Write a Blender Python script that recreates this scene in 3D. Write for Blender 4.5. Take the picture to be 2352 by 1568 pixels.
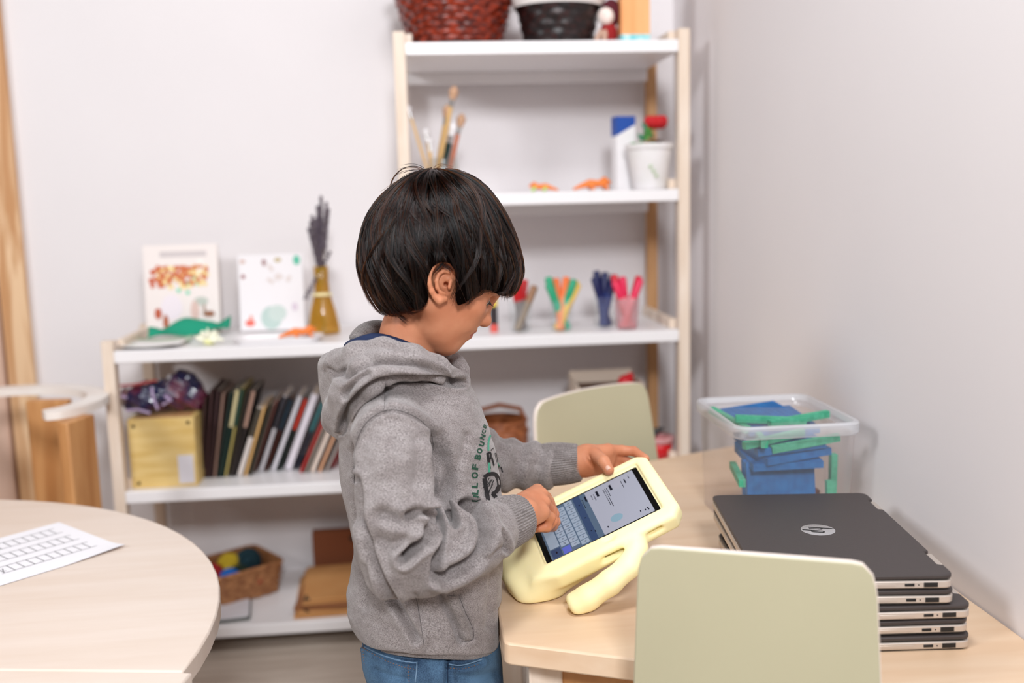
import bpy, bmesh, math, random
import numpy as np
from math import sin, cos, pi, radians, sqrt, atan2
from mathutils import Vector, Matrix, Euler
from mathutils.bvhtree import BVHTree

for _o in list(bpy.data.objects):
    bpy.data.objects.remove(_o)
scene = bpy.context.scene
COL = scene.collection

# ------------------------------------------------------------------ camera
FPX, CXP, CYP, CAMH = 2285.0, 1176.0, 784.0, 1.2
_yaw, _pitch, _roll = radians(5.2), radians(-8.2), radians(1.5)
FW = np.array([sin(_yaw) * cos(_pitch), cos(_yaw) * cos(_pitch), sin(_pitch)])
_r0 = np.array([cos(_yaw), -sin(_yaw), 0.0])
_u0 = np.cross(_r0, FW)
RT = _r0 * cos(_roll) - _u0 * sin(_roll)
UP = np.cross(RT, FW)
CAM = np.array([0.0, 0.0, CAMH])
cam_data = bpy.data.cameras.new('camera')
cam_data.sensor_width = 36.0
cam_data.sensor_fit = 'HORIZONTAL'
cam_data.lens = FPX * 36.0 / 2352.0
cam_data.clip_start = 0.05
cam_data.dof.use_dof = True
cam_data.dof.focus_distance = 1.44
cam_data.dof.aperture_fstop = 2.0
camera = bpy.data.objects.new('camera', cam_data)
COL.objects.link(camera)
camera.matrix_world = Matrix(((RT[0], UP[0], -FW[0], CAM[0]), (RT[1], UP[1], -FW[1], CAM[1]),
                              (RT[2], UP[2], -FW[2], CAM[2]), (0, 0, 0, 1)))
scene.camera = camera

# ------------------------------------------------------------------ light and exposure
world = bpy.data.worlds.new('world')
scene.world = world
world.use_nodes = True
_bg = world.node_tree.nodes['Background']
_bg.inputs['Color'].default_value = (1.0, 0.80, 0.64, 1)
_bg.inputs['Strength'].default_value = 0.14


def area_light(name, loc, target, sx, sy, power, color):
    ld = bpy.data.lights.new(name, 'AREA')
    ld.shape = 'RECTANGLE'
    ld.size, ld.size_y = sx, sy
    ld.energy = power
    ld.color = color
    o = bpy.data.objects.new(name, ld)
    COL.objects.link(o)
    o.location = loc
    d = Vector(target) - Vector(loc)
    o.rotation_euler = d.to_track_quat('-Z', 'Y').to_euler()
    return o


area_light('ceiling_light_panel', (0.15, -1.7, 2.7), (0.1, 2.4, 0.9), 0.5, 0.5, 112, (0.95, 0.97, 1.0))
area_light('ceiling_light_panel', (-3.1, -0.5, 2.9), (0.4, 1.9, 0.9), 0.8, 0.8, 94, (0.95, 0.97, 1.0))
area_light('ceiling_light_panel', (0.05, 0.75, 2.9), (0.1, 1.45, 0.8), 0.45, 0.45, 34, (0.95, 0.97, 1.0))  # third panel, added overhead to brighten hood, shoulders and table top
scene.view_settings.view_transform = 'Standard'
scene.view_settings.look = 'None'
scene.view_settings.gamma = 1.0
scene.view_settings.use_curve_mapping = False
scene.view_settings.exposure = -0.30
scene.cycles.use_denoising = True
scene.cycles.max_bounces = 8
scene.cycles.transparent_max_bounces = 24
scene.cycles.caustics_reflective = False
scene.cycles.caustics_refractive = False


# ------------------------------------------------------------------ places in the room, read from sight lines
def ray(px, py):
    return FW * FPX + RT * (px - CXP) - UP * (py - CYP)


def atY(px, py, y):
    d = ray(px, py)
    return CAM + d * (y / d[1])


def atZ(px, py, z):
    d = ray(px, py)
    return CAM + d * ((z - CAMH) / d[2])


def projv(P):
    v = np.asarray(P) - CAM
    z = v @ FW
    return np.stack([CXP + FPX * (v @ RT) / z, CYP - FPX * (v @ UP) / z], -1)


# ------------------------------------------------------------------ materials
def lin(c):
    return tuple((x / 255.0 / 12.92 if x / 255.0 <= 0.04045 else ((x / 255.0 + 0.055) / 1.055) ** 2.4) for x in c)


def new_mat(name):
    m = bpy.data.materials.new(name)
    m.use_nodes = True
    return m, m.node_tree.nodes, m.node_tree.links, m.node_tree.nodes['Principled BSDF']


def mat(name, c, rough=0.5, c2=None, scale=20.0, detail=3.0, metal=0.0, bump=0.0, bscale=200.0, stretch=(1, 1, 1),
        spec=0.5, sheen=0.0, sss=0.0, trans=0.0, alpha=1.0, coat=0.0, contrast=(0.35, 0.65), emit=None, es=0.0, scol=(1, .3, .15)):
    m, N, L, p = new_mat(name)
    p.inputs['Base Color'].default_value = (*lin(c), 1)
    p.inputs['Roughness'].default_value = rough
    p.inputs['Metallic'].default_value = metal
    p.inputs['Specular IOR Level'].default_value = spec
    p.inputs['Sheen Weight'].default_value = sheen
    p.inputs['Coat Weight'].default_value = coat
    p.inputs['Transmission Weight'].default_value = trans
    p.inputs['Alpha'].default_value = alpha
    if sss:
        p.inputs['Subsurface Weight'].default_value = sss
        p.inputs['Subsurface Radius'].default_value = scol
        p.inputs['Subsurface Scale'].default_value = 0.006
    if emit:
        p.inputs['Emission Color'].default_value = (*lin(emit), 1)
        p.inputs['Emission Strength'].default_value = es
    if c2 or bump:
        tc = N.new('ShaderNodeTexCoord')
        mp = N.new('ShaderNodeMapping')
        mp.inputs['Scale'].default_value = stretch
        L.new(tc.outputs['Object'], mp.inputs['Vector'])
    if c2:
        n = N.new('ShaderNodeTexNoise')
        n.inputs['Scale'].default_value = scale
        n.inputs['Detail'].default_value = detail
        L.new(mp.outputs[0], n.inputs['Vector'])
        r = N.new('ShaderNodeValToRGB')
        r.color_ramp.elements[0].position, r.color_ramp.elements[1].position = contrast
        r.color_ramp.elements[0].color = (*lin(c), 1)
        r.color_ramp.elements[1].color = (*lin(c2), 1)
        L.new(n.outputs['Fac'], r.inputs['Fac'])
        L.new(r.outputs['Color'], p.inputs['Base Color'])
    if bump:
        n2 = N.new('ShaderNodeTexNoise')
        n2.inputs['Scale'].default_value = bscale
        n2.inputs['Detail'].default_value = 3
        L.new(mp.outputs[0], n2.inputs['Vector'])
        b = N.new('ShaderNodeBump')
        b.inputs['Strength'].default_value = bump
        b.inputs['Distance'].default_value = 0.002
        L.new(n2.outputs['Fac'], b.inputs['Height'])
        L.new(b.outputs[0], p.inputs['Normal'])
    return m


def wood(name, c, c2, axis='X', scale=4.0, rough=0.45, ring=12.0, contrast=(0.3, 0.75), distort=3.0):
    m, N, L, p = new_mat(name)
    tc = N.new('ShaderNodeTexCoord')
    mp = N.new('ShaderNodeMapping')
    s = {'X': (0.12, 1, 1), 'Y': (1, 0.12, 1), 'Z': (1, 1, 0.12)}[axis]
    mp.inputs['Scale'].default_value = tuple(k * scale for k in s)
    L.new(tc.outputs['Object'], mp.inputs['Vector'])
    n = N.new('ShaderNodeTexNoise')
    n.inputs['Scale'].default_value = ring
    n.inputs['Detail'].default_value = 5
    n.inputs['Distortion'].default_value = distort * 0.2
    L.new(mp.outputs[0], n.inputs['Vector'])
    r = N.new('ShaderNodeValToRGB')
    r.color_ramp.elements[0].position, r.color_ramp.elements[1].position = contrast
    r.color_ramp.elements[0].color = (*lin(c), 1)
    r.color_ramp.elements[1].color = (*lin(c2), 1)
    L.new(n.outputs['Fac'], r.inputs['Fac'])
    L.new(r.outputs['Color'], p.inputs['Base Color'])
    p.inputs['Roughness'].default_value = rough
    return m


def clear_plastic(name, tint=(245, 240, 240), body=0.12, gloss=0.08, rough=0.15, dcol=(232, 232, 235)):
    m, N, L, p = new_mat(name)
    N.remove(p)
    out = N['Material Output']
    tr = N.new('ShaderNodeBsdfTransparent')
    tr.inputs[0].default_value = (*lin(tint), 1)
    df = N.new('ShaderNodeBsdfDiffuse')
    df.inputs[0].default_value = (*lin(dcol), 1)
    gl = N.new('ShaderNodeBsdfGlossy')
    gl.inputs['Roughness'].default_value = rough
    m1 = N.new('ShaderNodeMixShader')
    m1.inputs[0].default_value = body
    L.new(tr.outputs[0], m1.inputs[1])
    L.new(df.outputs[0], m1.inputs[2])
    lw = N.new('ShaderNodeLayerWeight')
    lw.inputs[0].default_value = 0.5
    fr = N.new('ShaderNodeMath')
    fr.operation = 'POWER'
    fr.inputs[1].default_value = 4.0
    L.new(lw.outputs['Facing'], fr.inputs[0])
    mu = N.new('ShaderNodeMath')
    mu.operation = 'MULTIPLY_ADD'
    mu.inputs[1].default_value = 0.35
    mu.inputs[2].default_value = gloss * 0.2
    L.new(fr.outputs[0], mu.inputs[0])
    m2 = N.new('ShaderNodeMixShader')
    L.new(mu.outputs[0], m2.inputs[0])
    L.new(m1.outputs[0], m2.inputs[1])
    L.new(gl.outputs[0], m2.inputs[2])
    L.new(m2.outputs[0], out.inputs['Surface'])
    return m


# ------------------------------------------------------------------ mesh building
class MB:
    def __init__(s):
        s.v, s.f, s.m, s.mi = [], [], [], 0

    def add(s, vs, fs, T=None, mi=None):
        b = len(s.v)
        for p in vs:
            p = Vector(p)
            s.v.append(tuple(T @ p) if T is not None else tuple(p))
        for f in fs:
            s.f.append([b + i for i in f])
            s.m.append(s.mi if mi is None else mi)
        return s

    def box(s, c, d, rot=None, mi=None, T=None):
        x, y, z = [k / 2 for k in d]
        vs = [Vector(p) for p in ((-x, -y, -z), (x, -y, -z), (x, y, -z), (-x, y, -z), (-x, -y, z), (x, -y, z), (x, y, z), (-x, y, z))]
        if rot is not None:
            R = Euler(rot).to_matrix() if not isinstance(rot, Matrix) else rot
            vs = [R @ v for v in vs]
        vs = [v + Vector(c) for v in vs]
        return s.add(vs, [(0, 3, 2, 1), (4, 5, 6, 7), (0, 1, 5, 4), (1, 2, 6, 5), (2, 3, 7, 6), (3, 0, 4, 7)], T, mi)

    def prism(s, poly, z0, z1, T=None, mi=None):
        n = len(poly)
        vs = [(x, y, z0) for x, y in poly] + [(x, y, z1) for x, y in poly]
        fs = [list(range(n))[::-1], list(range(n, 2 * n))] + [(i, (i + 1) % n, n + (i + 1) % n, n + i) for i in range(n)]
        return s.add(vs, fs, T, mi)

    def lathe(s, prof, n=32, T=None, mi=None, sx=1.0, sy=1.0, cap=True):
        vs, fs = [], []
        for r, z in prof:
            for k in range(n):
                a = 2 * pi * k / n
                vs.append((r * cos(a) * sx, r * sin(a) * sy, z))
        for i in range(len(prof) - 1):
            for k in range(n):
                a, b = i * n + k, i * n + (k + 1) % n
                fs.append((a, b, b + n, a + n))
        if cap:
            fs.append(list(range(n))[::-1])
            e = (len(prof) - 1) * n
            fs.append([e + k for k in range(n)])
        return s.add(vs, fs, T, mi)

    def tube(s, pts, rad, n=10, T=None, mi=None, flat=1.0, closed=False):
        pts = [Vector(p) for p in pts]
        if not hasattr(rad, '__len__'):
            rad = [rad] * len(pts)
        vs, fs = [], []
        m = len(pts)
        nrm = None
        for i, p in enumerate(pts):
            if closed:
                t = (pts[(i + 1) % m] - pts[i - 1]).normalized()
            else:
                t = (pts[min(i + 1, m - 1)] - pts[max(i - 1, 0)]).normalized()
            if nrm is None:
                a = Vector((0, 0, 1)) if abs(t.z) < 0.9 else Vector((1, 0, 0))
                nrm = (a - t * a.dot(t)).normalized()
            else:
                nrm = (nrm - t * nrm.dot(t)).normalized()
            b = t.cross(nrm)
            for k in range(n):
                q = 2 * pi * k / n
                vs.append(p + nrm * (cos(q) * rad[i]) + b * (sin(q) * rad[i] * flat))
        for i in range(m if closed else m - 1):
            for k in range(n):
                a, b = i * n + k, i * n + (k + 1) % n
                c, d = ((i + 1) % m) * n + (k + 1) % n, ((i + 1) % m) * n + k
                fs.append((a, b, c, d))
        if not closed:
            fs.append(list(range(n))[::-1])
            fs.append([(m - 1) * n + k for k in range(n)])
        return s.add(vs, fs, T, mi)

    def ball(s, c, r, n=16, m=10, T=None, mi=None, R=None):
        if not hasattr(r, '__len__'):
            r = (r, r, r)
        vs, fs = [], []
        for i in range(m + 1):
            th = pi * i / m
            for k in range(n):
                ph = 2 * pi * k / n
                p = Vector((r[0] * sin(th) * cos(ph), r[1] * sin(th) * sin(ph), r[2] * cos(th)))
                if R is not None:
                    p = R @ p
                vs.append(p + Vector(c))
        for i in range(m):
            for k in range(n):
                a, b = i * n + k, i * n + (k + 1) % n
                fs.append((a, a + n, b + n, b))
        return s.add(vs, fs, T, mi)

    def build(s, name, mats, parent=None, smooth=False, bevel=0.0, seg=2, weld=False):
        me = bpy.data.meshes.new(name)
        me.from_pydata(s.v, [], s.f)
        if not isinstance(mats, (list, tuple)):
            mats = [mats]
        for k in mats:
            me.materials.append(k)
        if len(mats) > 1:
            me.polygons.foreach_set('material_index', s.m)
        if weld:
            bm = bmesh.new()
            bm.from_mesh(me)
            bmesh.ops.remove_doubles(bm, verts=bm.verts, dist=1e-6)
            bmesh.ops.dissolve_degenerate(bm, edges=bm.edges, dist=1e-6)
            bm.to_mesh(me)
            bm.free()
        if smooth:
            me.polygons.foreach_set('use_smooth', [True] * len(me.polygons))
            if smooth != 'all':
                me.set_sharp_from_angle(angle=radians(38))
        o = bpy.data.objects.new(name, me)
        COL.objects.link(o)
        if bevel:
            b = o.modifiers.new('bevel', 'BEVEL')
            b.width = bevel
            b.segments = seg
            b.limit_method = 'ANGLE'
            b.angle_limit = radians(40)
            b.harden_normals = False
            me.polygons.foreach_set('use_smooth', [True] * len(me.polygons))
            me.set_sharp_from_angle(angle=radians(50))
        if parent is not None:
            put(o, parent)
        return o


LOCAL = {}


def put(o, parent):
    """make o a part of parent; geometry was written in the parent's own frame when the parent is marked local,
    else in room coordinates"""
    o.parent = parent
    if not LOCAL.get(parent.name, False):
        M = Matrix.Identity(4)
        q = parent
        chain = []
        while q is not None:
            chain.append(q)
            q = q.parent
        for q in reversed(chain):
            M = M @ q.matrix_parent_inverse @ Matrix.LocRotScale(q.location, q.rotation_euler, q.scale)
        o.matrix_parent_inverse = M.inverted()
    else:
        LOCAL[o.name] = True
    return o


def tag(o, label, cat, group=None, kind=None):
    if label:
        o['label'] = label
    if cat:
        o['category'] = cat
    if group:
        o['group'] = group
    if kind:
        o['kind'] = kind
    return o


def thing(name, label, cat, loc=(0, 0, 0), rotz=0.0, group=None, local=True, rot=None):
    o = bpy.data.objects.new(name, None)
    o.empty_display_size = 0.05
    COL.objects.link(o)
    o.location = loc
    o.rotation_euler = rot if rot is not None else (0, 0, rotz)
    LOCAL[o.name] = local
    return tag(o, label, cat, group)


def struct(o):
    o['kind'] = 'structure'
    return o


def copy_tree(o, parent=None, label=None):
    c = o.copy()
    COL.objects.link(c)
    if parent is not None:
        c.parent = parent
    if label:
        c['label'] = label
    for ch in o.children:
        copy_tree(ch, c)
    return c


def look(o, label):
    o['label'] = label
    return o


def T3(loc, rot=(0, 0, 0), sc=(1, 1, 1)):
    return Matrix.LocRotScale(Vector(loc), Euler(rot), Vector(sc))


def smooth_poly(pts, k=2, closed=True):
    P = np.array(pts, float)
    for _ in range(k):
        if closed:
            Q = np.roll(P, -1, 0)
            P = np.stack([0.75 * P + 0.25 * Q, 0.25 * P + 0.75 * Q], 1).reshape(-1, P.shape[1])
        else:
            A, B = P[:-1], P[1:]
            R = np.stack([0.75 * A + 0.25 * B, 0.25 * A + 0.75 * B], 1).reshape(-1, P.shape[1])
            P = np.vstack([P[:1], R, P[-1:]])
    return P


def rounded_rect(w, d, r, n=5):
    out = []
    for cx, cy, a0 in ((w / 2 - r, d / 2 - r, 0), (-w / 2 + r, d / 2 - r, pi / 2), (-w / 2 + r, -d / 2 + r, pi), (w / 2 - r, -d / 2 + r, 1.5 * pi)):
        for k in range(n + 1):
            a = a0 + pi / 2 * k / n
            out.append((cx + r * cos(a), cy + r * sin(a)))
    return out


# ------------------------------------------------------------------ solids grown from distance fields
import openvdb


class Field:
    def __init__(s, lo, hi, h):
        s.lo, s.h = np.array(lo, float), h
        s.n = np.ceil((np.array(hi) - s.lo) / h).astype(int) + 1
        s.ax = [s.lo[i] + np.arange(s.n[i]) * h for i in range(3)]
        s.F = np.full(s.n, 1.0, np.float32)

    def win(s, lo, hi):
        a = np.clip(np.floor((np.array(lo) - s.lo) / s.h).astype(int), 0, s.n)
        b = np.clip(np.ceil((np.array(hi) - s.lo) / s.h).astype(int) + 1, 0, s.n)
        sl = tuple(slice(a[i], b[i]) for i in range(3))
        X = s.ax[0][sl[0]][:, None, None]
        Y = s.ax[1][sl[1]][None, :, None]
        Z = s.ax[2][sl[2]][None, None, :]
        return sl, X, Y, Z

    def mix(s, sl, d, k, mode):
        A = s.F[sl]
        if A.size == 0:
            return
        d = d.astype(np.float32)
        if mode == 'u':
            if k > 0:
                t = np.maximum(k - np.abs(A - d), 0) / k
                s.F[sl] = np.minimum(A, d) - t * t * k * 0.25
            else:
                s.F[sl] = np.minimum(A, d)
        elif mode == 's':
            if k > 0:
                t = np.maximum(k - np.abs(A + d), 0) / k
                s.F[sl] = np.maximum(A, -d) + t * t * k * 0.25
            else:
                s.F[sl] = np.maximum(A, -d)
        elif mode == 'i':
            t = np.maximum(k - np.abs(A - d), 0) / max(k, 1e-9)
            s.F[sl] = np.maximum(A, d) + t * t * k * 0.25

    def cone(s, a, b, ra, rb, k=0.01, mode='u', flat=None):
        """tapered capsule from a to b; flat=(axis vector, factor) squashes it along one axis"""
        a, b = np.array(a, float), np.array(b, float)
        R = max(ra, rb) * (flat[1] if flat and flat[1] > 1 else 1) + k + 0.012
        sl, X, Y, Z = s.win(np.minimum(a, b) - R, np.maximum(a, b) + R)
        ab = b - a
        L2 = max(ab @ ab, 1e-12)
        px, py, pz = X - a[0], Y - a[1], Z - a[2]
        t = np.clip((px * ab[0] + py * ab[1] + pz * ab[2]) / L2, 0, 1)
        dx, dy, dz = px - t * ab[0], py - t * ab[1], pz - t * ab[2]
        if flat:
            n = np.array(flat[0], float)
            n /= np.linalg.norm(n)
            q = dx * n[0] + dy * n[1] + dz * n[2]
            e = q * (1 / flat[1] - 1)
            dx, dy, dz = dx + e * n[0], dy + e * n[1], dz + e * n[2]
        d = np.sqrt(dx * dx + dy * dy + dz * dz) - (ra + (rb - ra) * t)
        s.mix(sl, d, k, mode)

    def chain(s, pts, rad, k=0.01, mode='u', flat=None):
        for i in range(len(pts) - 1):
            s.cone(pts[i], pts[i + 1], rad[i], rad[i + 1], k, mode, flat)

    def ell(s, c, r, R=None, k=0.01, mode='u'):
        c, r = np.array(c, float), np.array(r, float)
        m = r.max() + k + 0.012
        sl, X, Y, Z = s.win(c - m, c + m)
        x, y, z = X - c[0], Y - c[1], Z - c[2]
        if R is not None:
            R = np.array(R)
            x, y, z = (x * R[0, i] + y * R[1, i] + z * R[2, i] for i in range(3))
        q = np.sqrt((x / r[0]) ** 2 + (y / r[1]) ** 2 + (z / r[2]) ** 2)
        g = np.sqrt((x / r[0] ** 2) ** 2 + (y / r[1] ** 2) ** 2 + (z / r[2] ** 2) ** 2) + 1e-9
        d = np.where(q < 0.3, (q - 1) * r.min(), q * (q - 1) / g)
        s.mix(sl, d, k, mode)

    def func(s, fn, lo=None, hi=None, k=0.0, mode='u'):
        lo = s.lo if lo is None else lo
        hi = s.lo + s.n * s.h if hi is None else hi
        sl, X, Y, Z = s.win(lo, hi)
        d = fn(X, Y, Z)
        s.mix(sl, np.broadcast_to(d, s.F[sl].shape), k, mode)

    def mesh(s, smooth=2):
        F = np.clip(s.F / s.h, -3, 3).astype(np.float32)
        F[0], F[-1], F[:, 0], F[:, -1], F[:, :, 0], F[:, :, -1] = 3, 3, 3, 3, 3, 3
        g = openvdb.FloatGrid(3.0)
        g.copyFromArray(F)
        P, Q = g.convertToQuads(0.0)[:2]
        P = P.astype(np.float64) * s.h + s.lo
        Q = np.asarray(Q).astype(np.int64)
        # outward orientation
        a, b, c = P[Q[:, 0]], P[Q[:, 1]], P[Q[:, 2]]
        if np.sum(np.einsum('ij,ij->i', np.cross(b - a, c - a), a - P.mean(0))) < 0:
            Q = Q[:, ::-1]
        P = relax(P, Q, smooth)
        return P, Q


def relax(P, Q, it, lam=0.5):
    for i in range(it):
        S = np.zeros_like(P)
        C = np.zeros(len(P))
        for k in range(4):
            for kk in (1, 3):
                np.add.at(S, Q[:, k], P[Q[:, (k + kk) % 4]])
                np.add.at(C, Q[:, k], 1)
        P = P + lam * (S / np.maximum(C, 1)[:, None] - P)
    return P


def vnormals(P, Q):
    N = np.zeros_like(P)
    n = np.cross(P[Q[:, 2]] - P[Q[:, 0]], P[Q[:, 3]] - P[Q[:, 1]])
    for k in range(4):
        np.add.at(N, Q[:, k], n)
    return N / (np.linalg.norm(N, axis=1)[:, None] + 1e-12)


def quad_obj(name, P, Q, mats, parent=None, mi=None):
    me = bpy.data.meshes.new(name)
    me.vertices.add(len(P))
    me.vertices.foreach_set('co', P.astype(np.float32).ravel())
    me.loops.add(len(Q) * 4)
    me.loops.foreach_set('vertex_index', Q.astype(np.int32).ravel())
    me.polygons.add(len(Q))
    me.polygons.foreach_set('loop_start', np.arange(0, len(Q) * 4, 4, dtype=np.int32))
    me.polygons.foreach_set('loop_total', np.full(len(Q), 4, np.int32))
    me.polygons.foreach_set('use_smooth', np.ones(len(Q), bool))
    if not isinstance(mats, (list, tuple)):
        mats = [mats]
    for k in mats:
        me.materials.append(k)
    if mi is not None:
        me.polygons.foreach_set('material_index', mi.astype(np.int32))
    me.update(calc_edges=True)
    me.validate()
    o = bpy.data.objects.new(name, me)
    COL.objects.link(o)
    if parent is not None:
        put(o, parent)
    return o


def seg_dist(px, py, line):
    """distance to a polyline (2D), elementwise"""
    best = None
    for (x0, y0), (x1, y1) in zip(line[:-1], line[1:]):
        dx, dy = x1 - x0, y1 - y0
        t = np.clip(((px - x0) * dx + (py - y0) * dy) / (dx * dx + dy * dy + 1e-12), 0, 1)
        d = np.hypot(px - x0 - t * dx, py - y0 - t * dy)
        best = d if best is None else np.minimum(best, d)
    return best


def poly_sdf(px, py, poly):
    d = seg_dist(px, py, list(poly) + [poly[0]])
    ins = np.zeros(np.broadcast(px, py).shape, bool)
    n = len(poly)
    for i in range(n):
        x0, y0 = poly[i]
        x1, y1 = poly[(i + 1) % n]
        if y0 == y1:
            continue
        c = ((y0 > py) != (y1 > py)) & (px < (x1 - x0) * (py - y0) / (y1 - y0) + x0)
        ins ^= c
    return np.where(ins, -d, d)


def text_polys(txt, bold=0.0):
    """outline of a word as (verts, faces) with letter height 1"""
    cu = bpy.data.curves.new('word', 'FONT')
    cu.body = txt
    cu.size = 1.0
    cu.resolution_u = 3
    cu.offset = bold
    ob = bpy.data.objects.new('word', cu)
    COL.objects.link(ob)
    dg = bpy.context.evaluated_depsgraph_get()
    dg.update()
    me = bpy.data.meshes.new_from_object(ob.evaluated_get(dg))
    vs = [(v.co.x, v.co.y) for v in me.vertices]
    fs = [tuple(p.vertices) for p in me.polygons]
    bpy.data.objects.remove(ob)
    bpy.data.curves.remove(cu)
    bpy.data.meshes.remove(me)
    return vs, fs

# ================================================================== the room
WX, WY = 0.787, 3.03
M_wall = mat('white_painted_wall', (230, 225, 226), 0.9, c2=(233, 228, 229), scale=1.5, bump=0.04, bscale=90, spec=0.2)
M_floor = wood('grey_wood_floor', (176, 160, 146), (206, 193, 180), 'X', 3.5, 0.5, 10)
M_pine = wood('pale_pine', (218, 197, 176), (234, 219, 204), 'Z', 5, 0.5, 8)
M_pine_dark = wood('darker_pine', (186, 136, 88), (206, 160, 112), 'Z', 5, 0.55, 8)  # browner and darker than the pale pine
M_white = mat('white_lacquer', (236, 233, 234), 0.35)
M_birch = wood('birch_table_top', (216, 184, 152), (228, 202, 174), 'X', 2.2, 0.38, 14, distort=1.0)
M_birch2 = wood('birch_round_table_top', (221, 203, 188), (229, 214, 202), 'X', 2.2, 0.4, 14, distort=1.0)
M_birch_edge = wood('birch_edge', (222, 200, 178), (206, 176, 146), 'X', 2.0, 0.5, 10)
M_oak = wood('warm_oak', (176, 118, 66), (214, 160, 104), 'Z', 3.5, 0.5, 7)
M_oak_lt = wood('light_oak_trim', (196, 144, 96), (232, 196, 156), 'Z', 2.2, 0.55, 5, (0.42, 0.58), 8)
M_black = mat('black_plastic', (14, 13, 14), 0.4)
M_dark = mat('dark_rubber', (22, 20, 20), 0.6)
M_steel = mat('brushed_steel', (190, 188, 186), 0.3, metal=1.0)

o = MB().box(((WX - 3.0) / 2, WY + 0.05, 1.3), (WX + 3.0, 0.1, 2.6)).build('wall_back', M_wall); struct(o)
o = MB().box((WX + 0.05, (WY - 2.0) / 2 + 0.05, 1.3), (0.1, WY + 2.1, 2.6)).build('wall_right', M_wall); struct(o)
o = MB().box(((WX - 3.0) / 2, (WY - 2.0) / 2, -0.05), (WX + 3.0, WY + 2.0, 0.1))
for k in range(26):      # plank joints
    pass
o = o.build('floor', M_floor); struct(o)
o = MB().box((-0.77, WY - 0.006, 0.035), (0.76, 0.012, 0.07)).build('baseboard_back', M_white); struct(o)
o = MB().box((-1.180, WY - 0.011, 1.3), (0.075, 0.022, 2.6)).build('trim_1', M_oak_lt, bevel=0.003); struct(o)
o = MB().box((-1.66, WY - 0.016, 1.02), (0.875, 0.032, 2.04))
o.box((-1.62, WY - 0.035, 1.02), (0.62, 0.006, 1.7))
o = o.build('door_1', wood('pinkish_door_wood', (206, 168, 146), (226, 196, 178), 'Z', 2.5, 0.5, 6), bevel=0.003); struct(o)

# ------------------------------------------------------------------ shelving
S1, S2, S3, S4, S5 = 1.595, 1.213, 0.838, 0.466, 0.081
YF, YB = 2.60, 2.995
shelf_unit = thing('shelving_unit', 'pine shelving with white boards against the back wall, low bay left, tall bay right', 'shelf',
                   (0, 2.8, 0), local=False)


def post(x, y, h, m=M_pine):
    return MB().box((x, y, h / 2), (0.03, 0.034, h)).build('post', m, shelf_unit, bevel=0.002)


for x, h in ((0.704, 1.622), (-0.029, 1.622), (-0.803, 0.864)):
    post(x, YF + 0.017, h)
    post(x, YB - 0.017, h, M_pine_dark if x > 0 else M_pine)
for (xa, xb, lv) in ((-0.014, 0.689, (S1, S2, S3, S4, S5)), (-0.788, -0.044, (S3, S4, S5))):
    for z in lv:
        b = MB().box(((xa + xb) / 2, (YF + YB) / 2, z - 0.016), (xb - xa, YB - YF, 0.032))
        b.build('shelf_board', M_white, shelf_unit, bevel=0.003)
        MB().box(((xa + xb) / 2, YB - 0.03, z - 0.048), (xb - xa, 0.018, 0.032)).build('back_rail', M_white, shelf_unit, bevel=0.002)
        for xs in (xa + 0.009, xb - 0.009):
            MB().box((xs, (YF + YB) / 2, z + 0.013), (0.018, YB - YF - 0.07, 0.026)).build('side_rail', M_pine, shelf_unit, bevel=0.002)

# ------------------------------------------------------------------ trapezoid table against the right wall
TZ = 0.60
table = thing('school_table', 'light birch trapezoid table pushed against the right wall, laptops stacked on it', 'table', (0.45, 1.64, 0), local=False)
TP = [(0.095, 1.282), (0.785, 0.975), (0.785, 2.285), (0.095, 1.995)]


def cut(poly, r):
    out = []
    n = len(poly)
    for i in range(n):
        p, a, b = np.array(poly[i]), np.array(poly[i - 1]), np.array(poly[(i + 1) % n])
        ua, ub = (a - p) / np.linalg.norm(a - p), (b - p) / np.linalg.norm(b - p)
        out += [tuple(p + ua * r), tuple(p + (ua + ub) * r * 0.3), tuple(p + ub * r)]
    return out


MB().prism(cut(TP, 0.008), TZ - 0.032, TZ).build('table_top', [M_birch], table, bevel=0.003)
TL = [(0.155, 1.335), (0.735, 1.085), (0.735, 2.205), (0.155, 1.945)]
for x, y in TL:
    MB().box((x, y, (TZ - 0.032) / 2), (0.048, 0.048, TZ - 0.032)).build('leg', M_pine, table, bevel=0.003)
for i in range(4):
    (x0, y0), (x1, y1) = TL[i], TL[(i + 1) % 4]
    L_ = math.hypot(x1 - x0, y1 - y0) - 0.05
    MB().box(((x0 + x1) / 2, (y0 + y1) / 2, TZ - 0.067), (L_, 0.018, 0.07), (0, 0, atan2(y1 - y0, x1 - x0))).build('apron', M_oak, table, bevel=0.002)

# ------------------------------------------------------------------ half-round tables on the left
RC, RR = (-1.075, 1.385), 0.757
sa = radians(-9.5)
n_ = (-sin(sa), cos(sa))


def half_round(name, sign, label, legs):
    t = thing(name, label, 'table', (RC[0], RC[1], 0), local=False, group=None)
    pts = []
    off = 0.0015 if sign > 0 else -0.0015
    for k in range(41):
        a = sa + (pi * k / 40 if sign > 0 else -pi * k / 40)
        pts.append((RC[0] + RR * cos(a) + n_[0] * off, RC[1] + RR * sin(a) + n_[1] * off))
    if sign < 0:
        pts = pts[::-1]
        pts = [(x + 0.014 * cos(sa), y + 0.014 * sin(sa)) for x, y in pts]
    MB().prism(pts, TZ - 0.03, TZ).build('table_top', [M_birch2], t, bevel=0.003)
    for x, y in legs:
        MB().box((x, y, (TZ - 0.03) / 2), (0.05, 0.05, TZ - 0.03)).build('leg', M_pine, t, bevel=0.003)
    return t


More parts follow.
